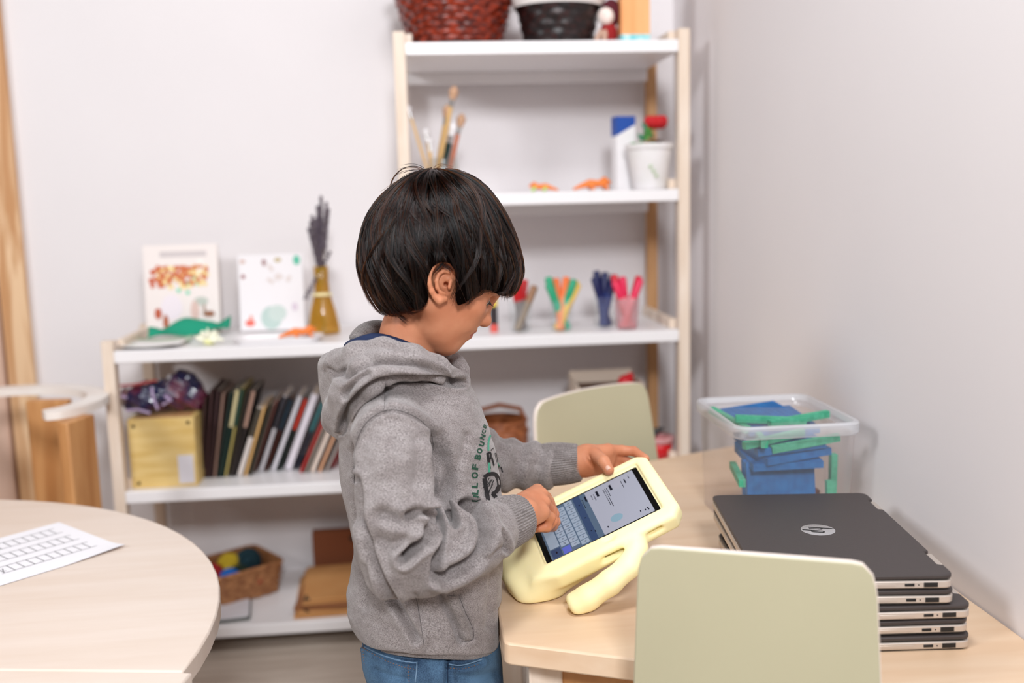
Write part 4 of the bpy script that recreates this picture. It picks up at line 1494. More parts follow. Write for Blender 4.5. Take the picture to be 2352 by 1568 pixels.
md = o.modifiers.new('solid', 'SOLIDIFY'); md.thickness = 0.005; md.offset = -1
m = MB(); m.tube([(x * 1.01, y * 1.01, 0.094) for x, y in dense[::3]], 0.006, closed=True); m.build('basket_rim', M_tan_cane, t, smooth=True)
yarns = [((196, 168, 40), 'mustard yellow yarn ball at the back of the seagrass basket', (-0.018, 0.028, 0.078), 0.034), ((16, 50, 60), 'dark teal yarn ball, right of the yellow one', (0.036, 0.03, 0.082), 0.036),
         ((16, 92, 170), 'bright blue yarn ball at the front of the basket', (-0.022, -0.048, 0.064), 0.029), ((150, 24, 30), 'red yarn ball at the left of the basket', (-0.066, 0.0, 0.068), 0.030),
         ((160, 20, 20), 'red yarn ball at the right front of the basket', (0.048, -0.050, 0.058), 0.027), ((24, 40, 24), 'dark green yarn ball in the middle of the basket', (0.008, -0.008, 0.058), 0.028)]
for c, lb, l, r_ in yarns:
    m = MB()
    for k in range(34):
        A = Euler((rnd.uniform(0, 6), rnd.uniform(0, 6), 0)).to_matrix()
        rr_ = r_ * rnd.uniform(0.9, 1.0)
        m.tube([A @ Vector((rr_ * cos(q), rr_ * sin(q), r_ * 0.15)) for q in np.linspace(0, 2 * pi, 16, endpoint=False)], 0.0022, 5, closed=True)
    m.ball((0, 0, 0), r_ * 0.88, 12, 8)
    o = m.build('yarn_ball', mat('yarn', c, 0.9), smooth='all')
    ca, sa_ = cos(radians(14)), sin(radians(14))
    o.location = (-0.563 + l[0] * ca - l[1] * sa_, 2.835 + l[0] * sa_ + l[1] * ca, S5 + l[2])
    tag(o, lb, 'yarn', 'yarn balls in the seagrass basket')
# white tablet with dark edge lying in front of the basket
a = atZ(500, 1440, S5 + 0.01); b = atZ(583, 1367, S5 + 0.01)
t = thing('closed_notebook', 'white notebook with a dark rounded edge lying in front of the seagrass basket', 'notebook', (-0.598, 2.685, S5), radians(8))
MB().prism(rounded_rect(0.19, 0.135, 0.012), 0.001, 0.009).build('notebook_back', mat('dark_grey_green_edge', (74, 76, 70), 0.5), t, bevel=0.001)
MB().prism(rounded_rect(0.182, 0.127, 0.011), 0.009, 0.0118).build('notebook_cover', mat('white_notebook', (216, 214, 220), 0.5), t, bevel=0.0008)
# cardboard folders
GC = 'brown cardboard folders on the bottom shelf'
M_card = mat('brown_cardboard', (196, 140, 84), 0.85, c2=(202, 148, 92), scale=12)
M_card2 = mat('kraft_cardboard', (150, 98, 62), 0.85)
for k, (z, rz, m_, lb) in enumerate(((0.0, 3, M_card, 'bottom brown cardboard folder with a black elastic corner'), (0.016, -2, M_card2, 'thin darker cardboard folder in the middle of the pile'), (0.030, 5, M_card, 'top tan cardboard folder behind the boy\'s back'))):
    t = thing('cardboard_folder', lb, 'folder', (-0.235, 2.775, S5 + z + 0.0005), radians(rz), GC)
    MB().box((0, 0, 0.0035), (0.30 - 0.02 * k, 0.30 - 0.02 * k, 0.006)).build('bottom_flap', m_, t, bevel=0.001)
    MB().box((0.004, 0, 0.0105), (0.29 - 0.02 * k, 0.295 - 0.02 * k, 0.006), (0, radians(0.8), 0)).build('top_flap', m_, t, bevel=0.001)
    if k != 1:
        m = MB(); m.tube([(-0.14 + 0.01 * k, -0.10, 0.016), (-0.125, -0.125, 0.0165), (-0.11, -0.146 + 0.01 * k, 0.016)], 0.003); m.build('elastic', M_black, t)
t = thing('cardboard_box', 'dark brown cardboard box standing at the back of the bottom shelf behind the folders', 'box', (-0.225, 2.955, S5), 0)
MB().box((0, 0, 0.068), (0.26, 0.03, 0.136)).build('box_body', mat('dark_brown_card', (126, 70, 40), 0.85), t, bevel=0.002)  # box card is a darker brown than the folders
m = MB(); m.lathe([(0.0, -0.001), (0.009, -0.001), (0.009, 0.0)], 14, T=T3((-0.01, -0.0155, 0.11), (pi / 2, 0, 0))); m.build('finger_hole', M_black, t)

# ================================================================== tablet in its foam case
TC = np.array([0.252, 1.467, 0.714])
TXa = np.array([0.913, -0.015, 0.409]); TXa /= np.linalg.norm(TXa)
TYa = np.array([-0.148, 0.93, 0.345]); TYa -= TXa * (TXa @ TYa); TYa /= np.linalg.norm(TYa)
TN = np.cross(TXa, TYa)
TLn, TWd = 0.195, 0.117


def onT(px, py, w=0.0):
    """sight line meets the plane w above the screen -> local (u, v)"""
    d = ray(px, py)
    k = ((TC + TN * w - CAM) @ TN) / (d @ TN)
    p = CAM + d * k - TC
    return p @ TXa, p @ TYa


def T2W(u, v, w):
    return TC + TXa * u + TYa * v + TN * w


tabM = Matrix(((TXa[0], TYa[0], TN[0], TC[0]), (TXa[1], TYa[1], TN[1], TC[1]), (TXa[2], TYa[2], TN[2], TC[2]), (0, 0, 0, 1)))
M_foam = mat('pale_yellow_foam', (255, 242, 188), 0.55, sss=0.15, bump=0.05, bscale=400, scol=(1, .8, .4))
Ft = Field((-0.17, -0.17, -0.115), (0.14, 0.105, 0.03), 0.0022)
# frame slab
hw = -0.009


def slab(poly, w0, w1, r):
    P_ = [tuple(q) for q in poly]

    def fn(X, Y, Z):
        d2 = poly_sdf(X[:, :, 0][..., None] + 0 * Y[:, :, 0][..., None], Y[:, :, 0][..., None] + 0 * X[:, :, 0][..., None], P_) + r
        dz = np.abs(Z - (w0 + w1) / 2) - ((w1 - w0) / 2 - r)
        return np.minimum(np.maximum(d2, dz), 0) + np.sqrt(np.maximum(d2, 0) ** 2 + np.maximum(dz, 0) ** 2) - r
    return fn


out_px = [(1500, 1056), (1478, 1045), (1456, 1049)]
L2, W2 = TLn / 2, TWd / 2
uA, vA = onT(1560, 1192, 0.0)
outer = [(-L2 - 0.016, W2 + 0.016), (L2 + 0.006, W2 + 0.016), (L2 + 0.020, W2 + 0.004), (L2 + 0.024, -W2 - 0.008), (L2 + 0.010, -W2 - 0.026),
         (-L2 + 0.01, -W2 - 0.032), (-L2 - 0.028, -W2 - 0.018), (-L2 - 0.030, -W2 + 0.006)]
Ft.func(slab(outer, -0.026, 0.006, 0.009), k=0.0)
# thick foot along the near long side, widening to the low end
pa = np.array([*onT(1440, 1252, -0.016), -0.016])
pb = np.array([*onT(1225, 1338, -0.036), -0.036])
Ft.cone(pa, pb, 0.006, 0.039, k=0.016)
Ft.cone(pb, pb + np.array([-0.03, -0.004, 0.0]), 0.040, 0.042, k=0.02)
pc = np.array([*onT(1222, 1292, -0.030), -0.030])
Ft.cone(pc, pc + np.array([-0.04, 0.0, -0.004]), 0.031, 0.034, k=0.03)
cut_n = np.array([-0.97, -0.24, 0.05]); cut_n /= np.linalg.norm(cut_n)
cp = np.array([*onT(1172, 1365, -0.036), -0.036])
Ft.func(lambda X, Y, Z: (X - cp[0]) * cut_n[0] + (Y - cp[1]) * cut_n[1] + (Z - cp[2]) * cut_n[2], k=0.016, mode='i')
# handle arm
hp_px = [(1462, 1222, -0.012, .0135), (1463, 1262, -0.016, .0165), (1444, 1300, -0.020, .0172), (1400, 1338, -0.024, .018), (1350, 1372, -0.029, .0185), (1318, 1391, -0.032, .0190)]
hp3 = [np.array([*onT(x, y, w), w]) for x, y, w, r in hp_px]
Fh = Field((-0.17, -0.17, -0.115), (0.14, 0.105, 0.03), 0.0022)
Fh.chain(hp3, [q[3] for q in hp_px], k=0.006)
he = hp3[-1]
hd_ = hp3[-1] - hp3[-2]; hd_ /= np.linalg.norm(hd_)
Fh.func(lambda X, Y, Z: (X - he[0] - hd_[0] * .006) * hd_[0] + (Y - he[1] - hd_[1] * .006) * hd_[1] + (Z - he[2] - hd_[2] * .006) * hd_[2], k=0.009, mode='i')
k_ = 0.004
t_ = np.maximum(k_ - np.abs(Ft.F - Fh.F), 0) / k_
Ft.F = np.minimum(Ft.F, Fh.F) - t_ * t_ * k_ * .25
# recess for the tablet, slots
Ft.func(lambda X, Y, Z: np.maximum(np.maximum(np.abs(X) - L2, np.abs(Y) - W2), -(Z + 0.0015)), k=0.0015, mode='s')


def slot(a, b, w, r, dep):
    A_ = np.array([*onT(*a, w), w]); B_ = np.array([*onT(*b, w), w])
    Ft.cone(A_, B_, r, r, k=0.002, mode='s')
    Ft.cone(A_ + np.array([0, dep, 0.0]), B_ + np.array([0, dep, 0]), r, r, k=0.002, mode='s')


slot((1493, 1229), (1520, 1213), -0.008, 0.0042, 0.008)
slot((1388, 1287), (1434, 1266), -0.012, 0.0055, 0.012)
# soft camera notch beside the screen
Ft.cone(np.array([*onT(1392, 1240, 0.005), 0.006]), np.array([*onT(1406, 1234, 0.005), 0.006]), 0.0045, 0.0045, k=0.003, mode='s')
# flattened where it stands on the table
Ft.func(lambda X, Y, Z: (TZ + 0.0015) - (TC[2] + X * TXa[2] + Y * TYa[2] + Z * TN[2]), k=0.004, mode='i')
P, Q = Ft.mesh(7)
tcase = thing('foam_tablet_case', 'pale yellow foam tablet case with a bent carry handle, propped on the table corner', 'tablet case', tuple(TC), local=True)
tcase.rotation_euler = tabM.to_euler()
TLm = T2W(*P.T[:2], P.T[2]) if False else P
caseZ = (TC[2] + P @ np.array([TXa[2], TYa[2], TN[2]])).min()
print('CASE lowest z', caseZ)
quad_obj('case_body', P, Q, M_foam, tcase)
tab = thing('tablet', 'black tablet in the yellow foam case, its screen showing an on-screen keyboard', 'tablet', tuple(TC), local=True)
tab.rotation_euler = tabM.to_euler()
MB().prism(rounded_rect(TLn - 0.001, TWd - 0.001, 0.004), -0.0095, -0.0010).build('tablet_body', mat('tablet_black_glass', (9, 9, 11), 0.08), tab)
# screen artwork in (u, v); portrait page read from the +u end, keyboard at the -u end
def screen_mat(name, c, s=1.0):
    m, N, L, p = new_mat(name)
    p.inputs['Base Color'].default_value = (*[x * 0.25 for x in lin(c)], 1)
    p.inputs['Roughness'].default_value = 0.12
    p.inputs['Emission Color'].default_value = (*lin(c), 1)
    p.inputs['Emission Strength'].default_value = s
    return m


ES = 0.62
sm = [screen_mat('screen_page', (186, 188, 204), ES), screen_mat('screen_keyboard_ground', (96, 116, 140), ES), screen_mat('screen_key', (170, 184, 204), ES), screen_mat('screen_dark_key', (62, 82, 120), ES),
      screen_mat('screen_blue_key', (104, 116, 214), ES), screen_mat('screen_ink', (24, 28, 44), ES), screen_mat('screen_teal_spot', (150, 182, 200), ES)]
su, sv = L2 - 0.0115, W2 - 0.006
m = MB()


def rect(u0, v0, u1, v1, mi, w):
    m.add([(u0, v0, w), (u1, v0, w), (u1, v1, w), (u0, v1, w)], [(0, 1, 2, 3)], mi=mi)


rect(-su, -sv, su, sv, 0, -0.0008)
kb1 = -su + 0.088
rect(-su, -sv, kb1, sv, 1, -0.0007)
# rows of keys run along v; from -u: space row, then three letter rows, then a suggestions strip
rows = [(0.003, 0.019), (0.021, 0.034), (0.036, 0.049), (0.051, 0.064)]
letters = ['', 'zxcvbnm', 'asdfghjkl', 'qwertyuiop']
GLY = {}
for ch_ in 'qwertyuiopasdfghjklzxcvbnm':
    GLY[ch_] = text_polys(ch_)


def glyph(ch_, u, v, h, mi=5):
    vs, fs = GLY[ch_]
    cx_ = (max(q[0] for q in vs) + min(q[0] for q in vs)) / 2
    cy_ = (max(q[1] for q in vs) + min(q[1] for q in vs)) / 2
    # reading direction runs towards -v, letter tops towards +u
    m.add([(u + (y - cy_) * h, v - (x - cx_) * h, -0.0005) for x, y in vs], fs, mi=mi)


full_v = 2 * sv - 0.002
for ri, (u0, u1) in enumerate(rows):
    ua, ub = -su + u0, -su + u1
    if ri == 0:
        segs = [(0.0, 0.16, 3), (0.18, 0.80, 2), (0.82, 1.0, 3)]
        for a, b, mi in segs:
            rect(ua, sv - 0.001 - b * full_v, ub, sv - 0.001 - a * full_v, mi, -0.0006)
        for a in (0.07, 0.9):
            vc = sv - 0.001 - a * full_v
            rect((ua + ub) / 2 - 0.0012, vc - 0.002, (ua + ub) / 2 + 0.0012, vc + 0.002, 5, -0.0005)
    else:
        n = 10
        word = letters[ri]
        off = (n - len(word)) / 2 / n
        for k, ch_ in enumerate(word):
            a = off + k / n
            b = a + 1 / n - 0.012
            va, vb = sv - 0.001 - b * full_v, sv - 0.001 - a * full_v
            rect(ua, va, ub, vb, 2, -0.0006)
            glyph(ch_, (ua + ub) / 2, (va + vb) / 2, 0.0062)
        if ri == 1:
            rect(ua, sv - 0.001 - 1.0 * full_v, ub, sv - 0.001 - 0.865 * full_v, 4, -0.0006)
            rect(ua, sv - 0.001 - 0.13 * full_v, ub, sv - 0.001, 3, -0.0006)
rect(-su + 0.0665, -sv, -su + 0.078, sv, 3, -0.00065)
for a in (0.2, 0.5, 0.8):
    rect(-su + 0.0715, sv - a * 2 * sv - 0.001, -su + 0.0735, sv - a * 2 * sv + 0.001, 5, -0.0005)
# page: dark buttons and small text bars near the far edge
for (u, v, du, dv, mi) in ((0.020, 0.037, 0.004, 0.013, 5), (0.043, 0.037, 0.004, 0.013, 5), (0.000, 0.038, 0.003, 0.013, 5), (0.068, 0.036, 0.002, 0.010, 5)):
    rect(u - du / 2, v - dv / 2, u + du / 2, v + dv / 2, mi, -0.00055)
rl = random.Random(3)
for (u, v0, L_, n_w) in ((0.014, 0.040, 0.016, 4), (0.010, 0.040, 0.012, 3), (0.037, 0.040, 0.022, 5), (0.034, 0.040, 0.046, 10), (0.031, 0.040, 0.040, 9), (0.062, 0.040, 0.018, 4), (0.076, 0.044, 0.007, 2), (-0.006, 0.040, 0.022, 5)):
    v = v0
    for k in range(n_w):
        w_ = L_ / n_w * rl.uniform(0.5, 0.85)
        rect(u - 0.0006, v - w_, u + 0.0006, v, 5, -0.00055)
        v -= L_ / n_w
for (u, v) in ((0.078, -0.040), (0.074, -0.042), (0.0665, -0.040), (0.079, -0.043), (0.012, -0.040), (-0.008, -0.036)):
    rect(u - 0.0009, v - 0.0018, u + 0.0009, v + 0.0018, 5, -0.00055)
m.add([(0.030 + 0.010 * cos(a), -0.030 + 0.008 * sin(a), -0.00056) for a in np.linspace(0, 2 * pi, 20, endpoint=False)], [list(range(20))], mi=6)
m.build('screen', sm, tab)
# put the whole case down on the table if it floats or sinks is handled by TC

# ================================================================== the boy
Y0 = 1.42
MID = lambda x, y, Y=Y0: np.array(atY(x, y, Y))
M_skin = mat('warm_tan_skin', (206, 140, 106), 0.5, c2=(196, 126, 92), scale=30, sss=0.08, bump=0.08, bscale=700, spec=0.35)
M_lip = mat('lip_skin', (176, 96, 80), 0.45)
M_nail = mat('finger_nail', (222, 176, 156), 0.25)
M_hair = None
boy = thing('person', 'child in a grey hoodie and blue jeans, standing and typing on the tablet', 'person', (0.0, Y0, 0), local=False)

# ---- head frame: x forward, y left, z up
HC = MID(1019, 598)
h_yaw, h_tilt = radians(10), radians(31)
Rz = np.array([[cos(h_yaw), -sin(h_yaw), 0], [sin(h_yaw), cos(h_yaw), 0], [0, 0, 1]])
Ry = np.array([[cos(h_tilt), 0, sin(h_tilt)], [0, 1, 0], [-sin(h_tilt), 0, cos(h_tilt)]])
HR = Rz @ Ry
hl = lambda x, y, z: HC + HR @ np.array([x, y, z], float)
HRt = [list(r) for r in HR]

Fd = Field((-0.10, 1.30, 0.955), (0.165, 1.54, 1.235), 0.0016)


def hell(x, y, z, rx, ry, rz, k=0.01, mode='u', rot=None):
    R = HR if rot is None else HR @ np.array(Euler(rot).to_matrix())
    Fd.ell(hl(x, y, z), (rx, ry, rz), R, k, mode)


def hcone(a, b, ra, rb, k=0.008, mode='u', flat=None):
    Fd.cone(hl(*a), hl(*b), ra, rb, k, mode, flat)


hell(0.0, 0, 0.004, 0.089, 0.071, 0.084, 0)
hell(0.050, 0, -0.002, 0.038, 0.052, 0.048, 0.03)      # forehead
hell(0.036, 0, -0.055, 0.045, 0.052, 0.050, 0.03)      # middle of the face
for s_ in (-1, 1):
    hell(0.046, 0.026 * s_, -0.058, 0.030, 0.028, 0.032, 0.018)   # cheeks
    hcone((0.002, 0.050 * s_, -0.062), (0.052, 0.016 * s_, -0.100), 0.017, 0.015, 0.02)  # jaw line
    hell(0.052, 0.046 * s_, -0.038, 0.020, 0.012, 0.012, 0.015)
hell(0.060, 0, -0.101, 0.017, 0.019, 0.014, 0.018)     # chin
hell(0.030, 0, -0.092, 0.035, 0.034, 0.020, 0.03)      # under the jaw
# muzzle, lips
hell(0.068, 0, -0.070, 0.018, 0.026, 0.022, 0.015)
hell(0.0835, 0, -0.0665, 0.0075, 0.019, 0.0052, 0.004)
hell(0.0815, 0, -0.0775, 0.0075, 0.017, 0.0058, 0.004)
hcone((0.090, -0.0195, -0.0735), (0.0935, 0, -0.0722), 0.0012, 0.0012, 0.003, 's')
hcone((0.090, 0.0195, -0.0735), (0.0935, 0, -0.0722), 0.0012, 0.0012, 0.003, 's')
hcone((0.078, -0.0225, -0.0745), (0.090, -0.014, -0.0730), 0.0016, 0.0014, 0.003, 's')
# nose
hcone((0.078, 0, -0.014), (0.092, 0, -0.043), 0.0065, 0.0085, 0.012)
hell(0.0955, 0, -0.0475, 0.0095, 0.0100, 0.0085, 0.008)
for s_ in (-1, 1):
    hell(0.086, 0.0105 * s_, -0.0505, 0.0085, 0.0062, 0.0065, 0.005)
    hell(0.092, 0.0055 * s_, -0.0575, 0.004, 0.0028, 0.0030, 0.002, 's')
    # brow, socket, lids
    hcone((0.078, 0.014 * s_, -0.004), (0.066, 0.045 * s_, -0.004), 0.006, 0.005, 0.012)
    hell(0.0835, 0.0315 * s_, -0.0205, 0.0125, 0.0165, 0.0095, 0.010, 's')
    hell(0.0665, 0.0310 * s_, -0.0210, 0.0125, 0.0140, 0.0118, 0.003)
    hell(0.0790, 0.0310 * s_, -0.0262, 0.0060, 0.0120, 0.0017, 0.0015, 's')
# neck
nk = [MID(962, 700), MID(938, 765), MID(922, 850)]
Fd.chain([nk[0], nk[1], nk[2]], [0.042, 0.0385, 0.046], 0.009)
Fd.cone(MID(984, 720), MID(958, 800), 0.020, 0.026, 0.012)
# near ear, laid out from its outline
YE = Y0 - 0.076


def ear(sign):
    def E(px, py, off=0.0):
        p_ = MID(px, py, YE - off)
        if sign > 0:
            q = HR.T @ (p_ - HC)
            q[1] = -q[1]
            p_ = HC + HR @ q
        return p_
    Fd.chain([E(1024, 666, -.012), E(1019, 640, -.010), E(1026, 617, -.010)], [0.010, 0.014, 0.009], 0.006, flat=((0, 1, 0), 0.7))
    hx = [(1043, 640, -.006), (1043, 620, -.003), (1036, 605, .001), (1022, 598, .005), (1006, 600, .008), (993, 612, .010), (986, 630, .011), (986, 650, .011), (991, 668, .009), (1000, 682, .006), (1009, 690, .004)]
    Fd.chain([E(*q) for q in hx], [.0028, .0030, .0032, .0034, .0035, .0035, .0035, .0036, .0038, .0042, .0052], 0.002)
    Fd.cone(E(1009, 688, .003), E(1022, 686, -.002), 0.0052, 0.0046, 0.004)
    ah = [(1032, 626, .000), (1018, 622, .003), (1007, 630, .006), (1002, 645, .007), (1004, 660, .006), (1012, 671, .004), (1021, 674, .001)]
    Fd.chain([E(*q) for q in ah], [.0024, .0026, .0028, .0030, .0030, .0028, .0026], 0.002)
    Fd.cone(E(1035, 644, .001), E(1031, 660, .001), 0.0034, 0.0036, 0.002)
    Fd.chain([E(1030, 638, .004), E(1019, 644, .004), E(1018, 658, .003), E(1023, 664, .002)], [0.0036, 0.0046, 0.0044, 0.003], 0.003, 's')
    Fd.chain([E(1000, 622, .012), E(993, 640, .014), (E(995, 660, .012))], [0.0016, 0.0018, 0.0016], 0.002, 's')
    Fd.cone(E(1024, 652, -.010), E(1024, 652, .001), 0.0030, 0.0034, 0.002, 's')

ear(-1)
ear(1)
P, Q = Fd.mesh(2)
headP, headQ = P, Q
# colour zones: lips
loc = (P - HC) @ HR
fc = loc[Q].mean(1)
miH = np.zeros(len(Q), int)
lipz = (np.abs(fc[:, 2] + 0.0725) < 0.0095 - 0.2 * np.abs(fc[:, 1])) & (fc[:, 0] > 0.077) & (np.abs(fc[:, 1]) < 0.021)
miH[lipz] = 1

# ---- hands
SKP, SKQ, SKM = [P], [Q], [miH]
nailM = 2


def add_skin(P_, Q_, mi=None):
    off = sum(len(p) for p in SKP)
    SKP.append(P_); SKQ.append(Q_ + off); SKM.append(np.zeros(len(Q_), int) if mi is None else mi)


H = lambda x, y, Y: np.array(atY(x, y, Y))
# right hand, pinched and pointing down at the keys
Fr = Field((0.02, 1.27, 0.68), (0.215, 1.56, 0.86), 0.0013)
wr = H(1172, 1202, 1.362)
Fr.cone(H(1090, 1228, 1.325), wr, 0.026, 0.021, 0)
Fr.cone(wr, H(1205, 1175, 1.385), 0.021, 0.021, 0.012)
kn = [H(1234, 1127, 1.462), H(1243, 1136, 1.443), H(1248, 1154, 1.424), H(1246, 1174, 1.405)]    # index..little knuckles
cr_ = [H(1196, 1158, 1.405), H(1200, 1166, 1.398), H(1200, 1178, 1.390), H(1196, 1190, 1.380)]
for a, b, ra, rb in zip(cr_, kn, (.0155, .016, .0155, .014), (.0105, .0108, .0102, .0092)):
    Fr.cone(a, b, ra, rb, 0.010)
Fr.cone(H(1205, 1185, 1.385), H(1236, 1180, 1.402), 0.0175, 0.012, 0.012)       # heel of the hand, little-finger side
tip_u, tip_v = onT(1281, 1212, 0.0)
tipI = T2W(tip_u + .002, tip_v + .006, 0.0065)
fing = [
    ([kn[0], H(1254, 1142, 1.482), H(1270, 1178, 1.494), tipI], [.0100, .0085, .0078, .0068]),
    ([kn[1], H(1260, 1152, 1.462), H(1272, 1180, 1.466), H(1264, 1204, 1.462)], [.0102, .0086, .0080, .0074]),
    ([kn[2], H(1264, 1172, 1.440), H(1270, 1196, 1.440), H(1257, 1212, 1.438)], [.0098, .0084, .0078, .0070]),
    ([kn[3], H(1264, 1188, 1.418), H(1256, 1209, 1.418), H(1240, 1212, 1.414)], [.0088, .0076, .0070, .0062]),
    ([H(1200, 1192, 1.402), H(1226, 1206, 1.432), H(1252, 1208, 1.456), H(1270, 1210, 1.474)], [.0130, .0105, .0092, .0074]),
]
FG = []
for pts_, rad_ in fing:
    G = Field((0.09, 1.36, 0.68), (0.215, 1.56, 0.86), 0.0013)
    G.chain(pts_, rad_, 0.003)
    sl, X, Y, Z = Fr.win((0.09, 1.36, 0.68), (0.215, 1.56, 0.86))
    FG.append(G)


def merge_field(F, G, k):
    """smooth union of a finger into the hand, on the hand's own grid"""
    off = np.round((G.lo - F.lo) / F.h).astype(int)
    a = np.maximum(off, 0)
    b = np.minimum(off + G.n, F.n)
    sl = tuple(slice(a[i], b[i]) for i in range(3))
    gs = tuple(slice(a[i] - off[i], b[i] - off[i]) for i in range(3))
    A, D = F.F[sl], G.F[gs]
    t = np.maximum(k - np.abs(A - D), 0) / k
    F.F[sl] = np.minimum(A, D) - t * t * k * 0.25


for G in FG:
    merge_field(Fr, G, 0.0035)
P, Q = Fr.mesh(1)
add_skin(P, Q)

# left hand, holding the far edge
Fl = Field((0.14, 1.46, 0.72), (0.42, 1.70, 0.90), 0.0014)
wl = H(1335, 1060, 1.585)
Fl.cone(H(1270, 1068, 1.60), wl, 0.026, 0.0235, 0)
Fl.cone(wl, H(1350, 1052, 1.58), 0.0235, 0.022, 0.01)
for a, b, ra, rb in ((H(1350, 1046, 1.585), H(1396, 1034, 1.600), .0165, .0115), (H(1352, 1052, 1.587), H(1398, 1046, 1.607), .0165, .0115),
                     (H(1354, 1060, 1.588), H(1396, 1060, 1.607), .0165, .0112), (H(1352, 1070, 1.585), H(1388, 1076, 1.600), .0160, .0105)):
    Fl.cone(a, b, ra, rb, 0.010)
lf = [
    ([H(1396, 1033, 1.602), H(1428, 1034, 1.612), H(1456, 1036, 1.606), H(1483, 1053, 1.580)], [.0098, .0088, .0080, .0068]),
    ([H(1398, 1046, 1.610), H(1430, 1054, 1.622), H(1452, 1066, 1.615), H(1466, 1080, 1.60)], [.0100, .0090, .0082, .0072]),
    ([H(1396, 1060, 1.610), H(1424, 1072, 1.622), H(1442, 1090, 1.612), H(1450, 1104, 1.59)], [.0098, .0086, .0080, .0070]),
    ([H(1388, 1074, 1.602), H(1408, 1094, 1.612), H(1418, 1110, 1.60), H(1420, 1122, 1.585)], [.0088, .0078, .0072, .0064]),
    ([H(1348, 1046, 1.578), H(1366, 1044, 1.566), T2W(*onT(1386, 1060, 0.018), 0.018), T2W(*onT(1398, 1079, 0.0135), 0.0135)], [.0150, .0120, .0104, .0088]),
]
for pts_, rad_ in lf:
    G = Field((0.14, 1.46, 0.72), (0.42, 1.70, 0.90), 0.0014)
    G.chain(pts_, rad_, 0.003)
    merge_field(Fl, G, 0.004)
# crease lines across the palm side of the thumb root
Fl.cone(H(1343, 1046, 1.556), H(1360, 1072, 1.560), 0.0016, 0.0010, 0.003, 's')
Fl.cone(H(1349, 1042, 1.556), H(1370, 1066, 1.560), 0.0014, 0.0010, 0.003, 's')
P, Q = Fl.mesh(1)
add_skin(P, Q)

# trunk, arms and legs under the clothes
Fq = Field((-0.16, 1.24, 0.02), (0.24, 1.70, 1.02), 0.005)
Fq.ell(MID(945, 1010) - [0, 0, .02], (0.075, 0.105, 0.12), k=0)
Fq.ell(MID(950, 1250), (0.07, 0.095, 0.15), k=0.04)
Fq.ell(MID(960, 1440), (0.075, 0.095, 0.09), k=0.04)
Fq.cone(MID(932, 900), MID(935, 845), 0.052, 0.044, 0.03)
sh_r, el_r = H(905, 990, 1.315), H(912, 1285, 1.275)
sh_l, el_l = H(960, 985, 1.535), H(1115, 1085, 1.60)
Fq.chain([sh_r, el_r, H(1110, 1225, 1.33)], [.036, .031, .024], 0.02)
Fq.chain([sh_l, el_l, H(1290, 1066, 1.60)], [.034, .030, .024], 0.02)
hipx = MID(990, 1500)[0]
for yy in (1.365, 1.475):
    Fq.chain([(hipx, yy, 0.50), (hipx + 0.01, yy, 0.29), (hipx - 0.01, yy, 0.07)], [.058, .042, .028], 0.02)
P, Q = Fq.mesh(1)
add_skin(P, Q)
P, Q, MI_ = np.vstack(SKP), np.vstack(SKQ), np.concatenate(SKM)
body = quad_obj('body', P, Q, [M_skin, M_lip, M_nail], boy, MI_)

# nails
def nail(name, c, n, d, L_, W_):
    c, n, d = Vector(c), Vector(n).normalized(), Vector(d).normalized()
    s_ = n.cross(d).normalized()
    d = s_.cross(n)
    m = MB(); g = []
    for i in range(7):
        for j in range(7):
            u, v = i / 6 * 2 - 1, j / 6 * 2 - 1
            uu = u * (1 - 0.25 * max(0, v) ** 2)
            g.append(c + s_ * uu * W_ + d * v * L_ - n * (0.0022 * u * u + 0.0007 * v * v))
    m.add(g, [(i * 7 + j, (i + 1) * 7 + j, (i + 1) * 7 + j + 1, i * 7 + j + 1) for i in range(6) for j in range(6)])
    o = m.build(name, M_nail, body, smooth='all')
    md = o.modifiers.new('solid', 'SOLIDIFY'); md.thickness = 0.0006; md.offset = 0
    return o


tp = lf[4][0]
dd = tp[3] - tp[2]
vn = (CAM - tp[3]); vn = vn / np.linalg.norm(vn) + np.array([-0.1, 0, 0.45]); vn /= np.linalg.norm(vn)
dn = dd / np.linalg.norm(dd); vn = vn - dn * (vn @ dn); vn /= np.linalg.norm(vn)
nail('thumb_nail', tp[3] + vn * 0.0089 - dn * 0.0005, vn, dn, 0.0052, 0.0048)

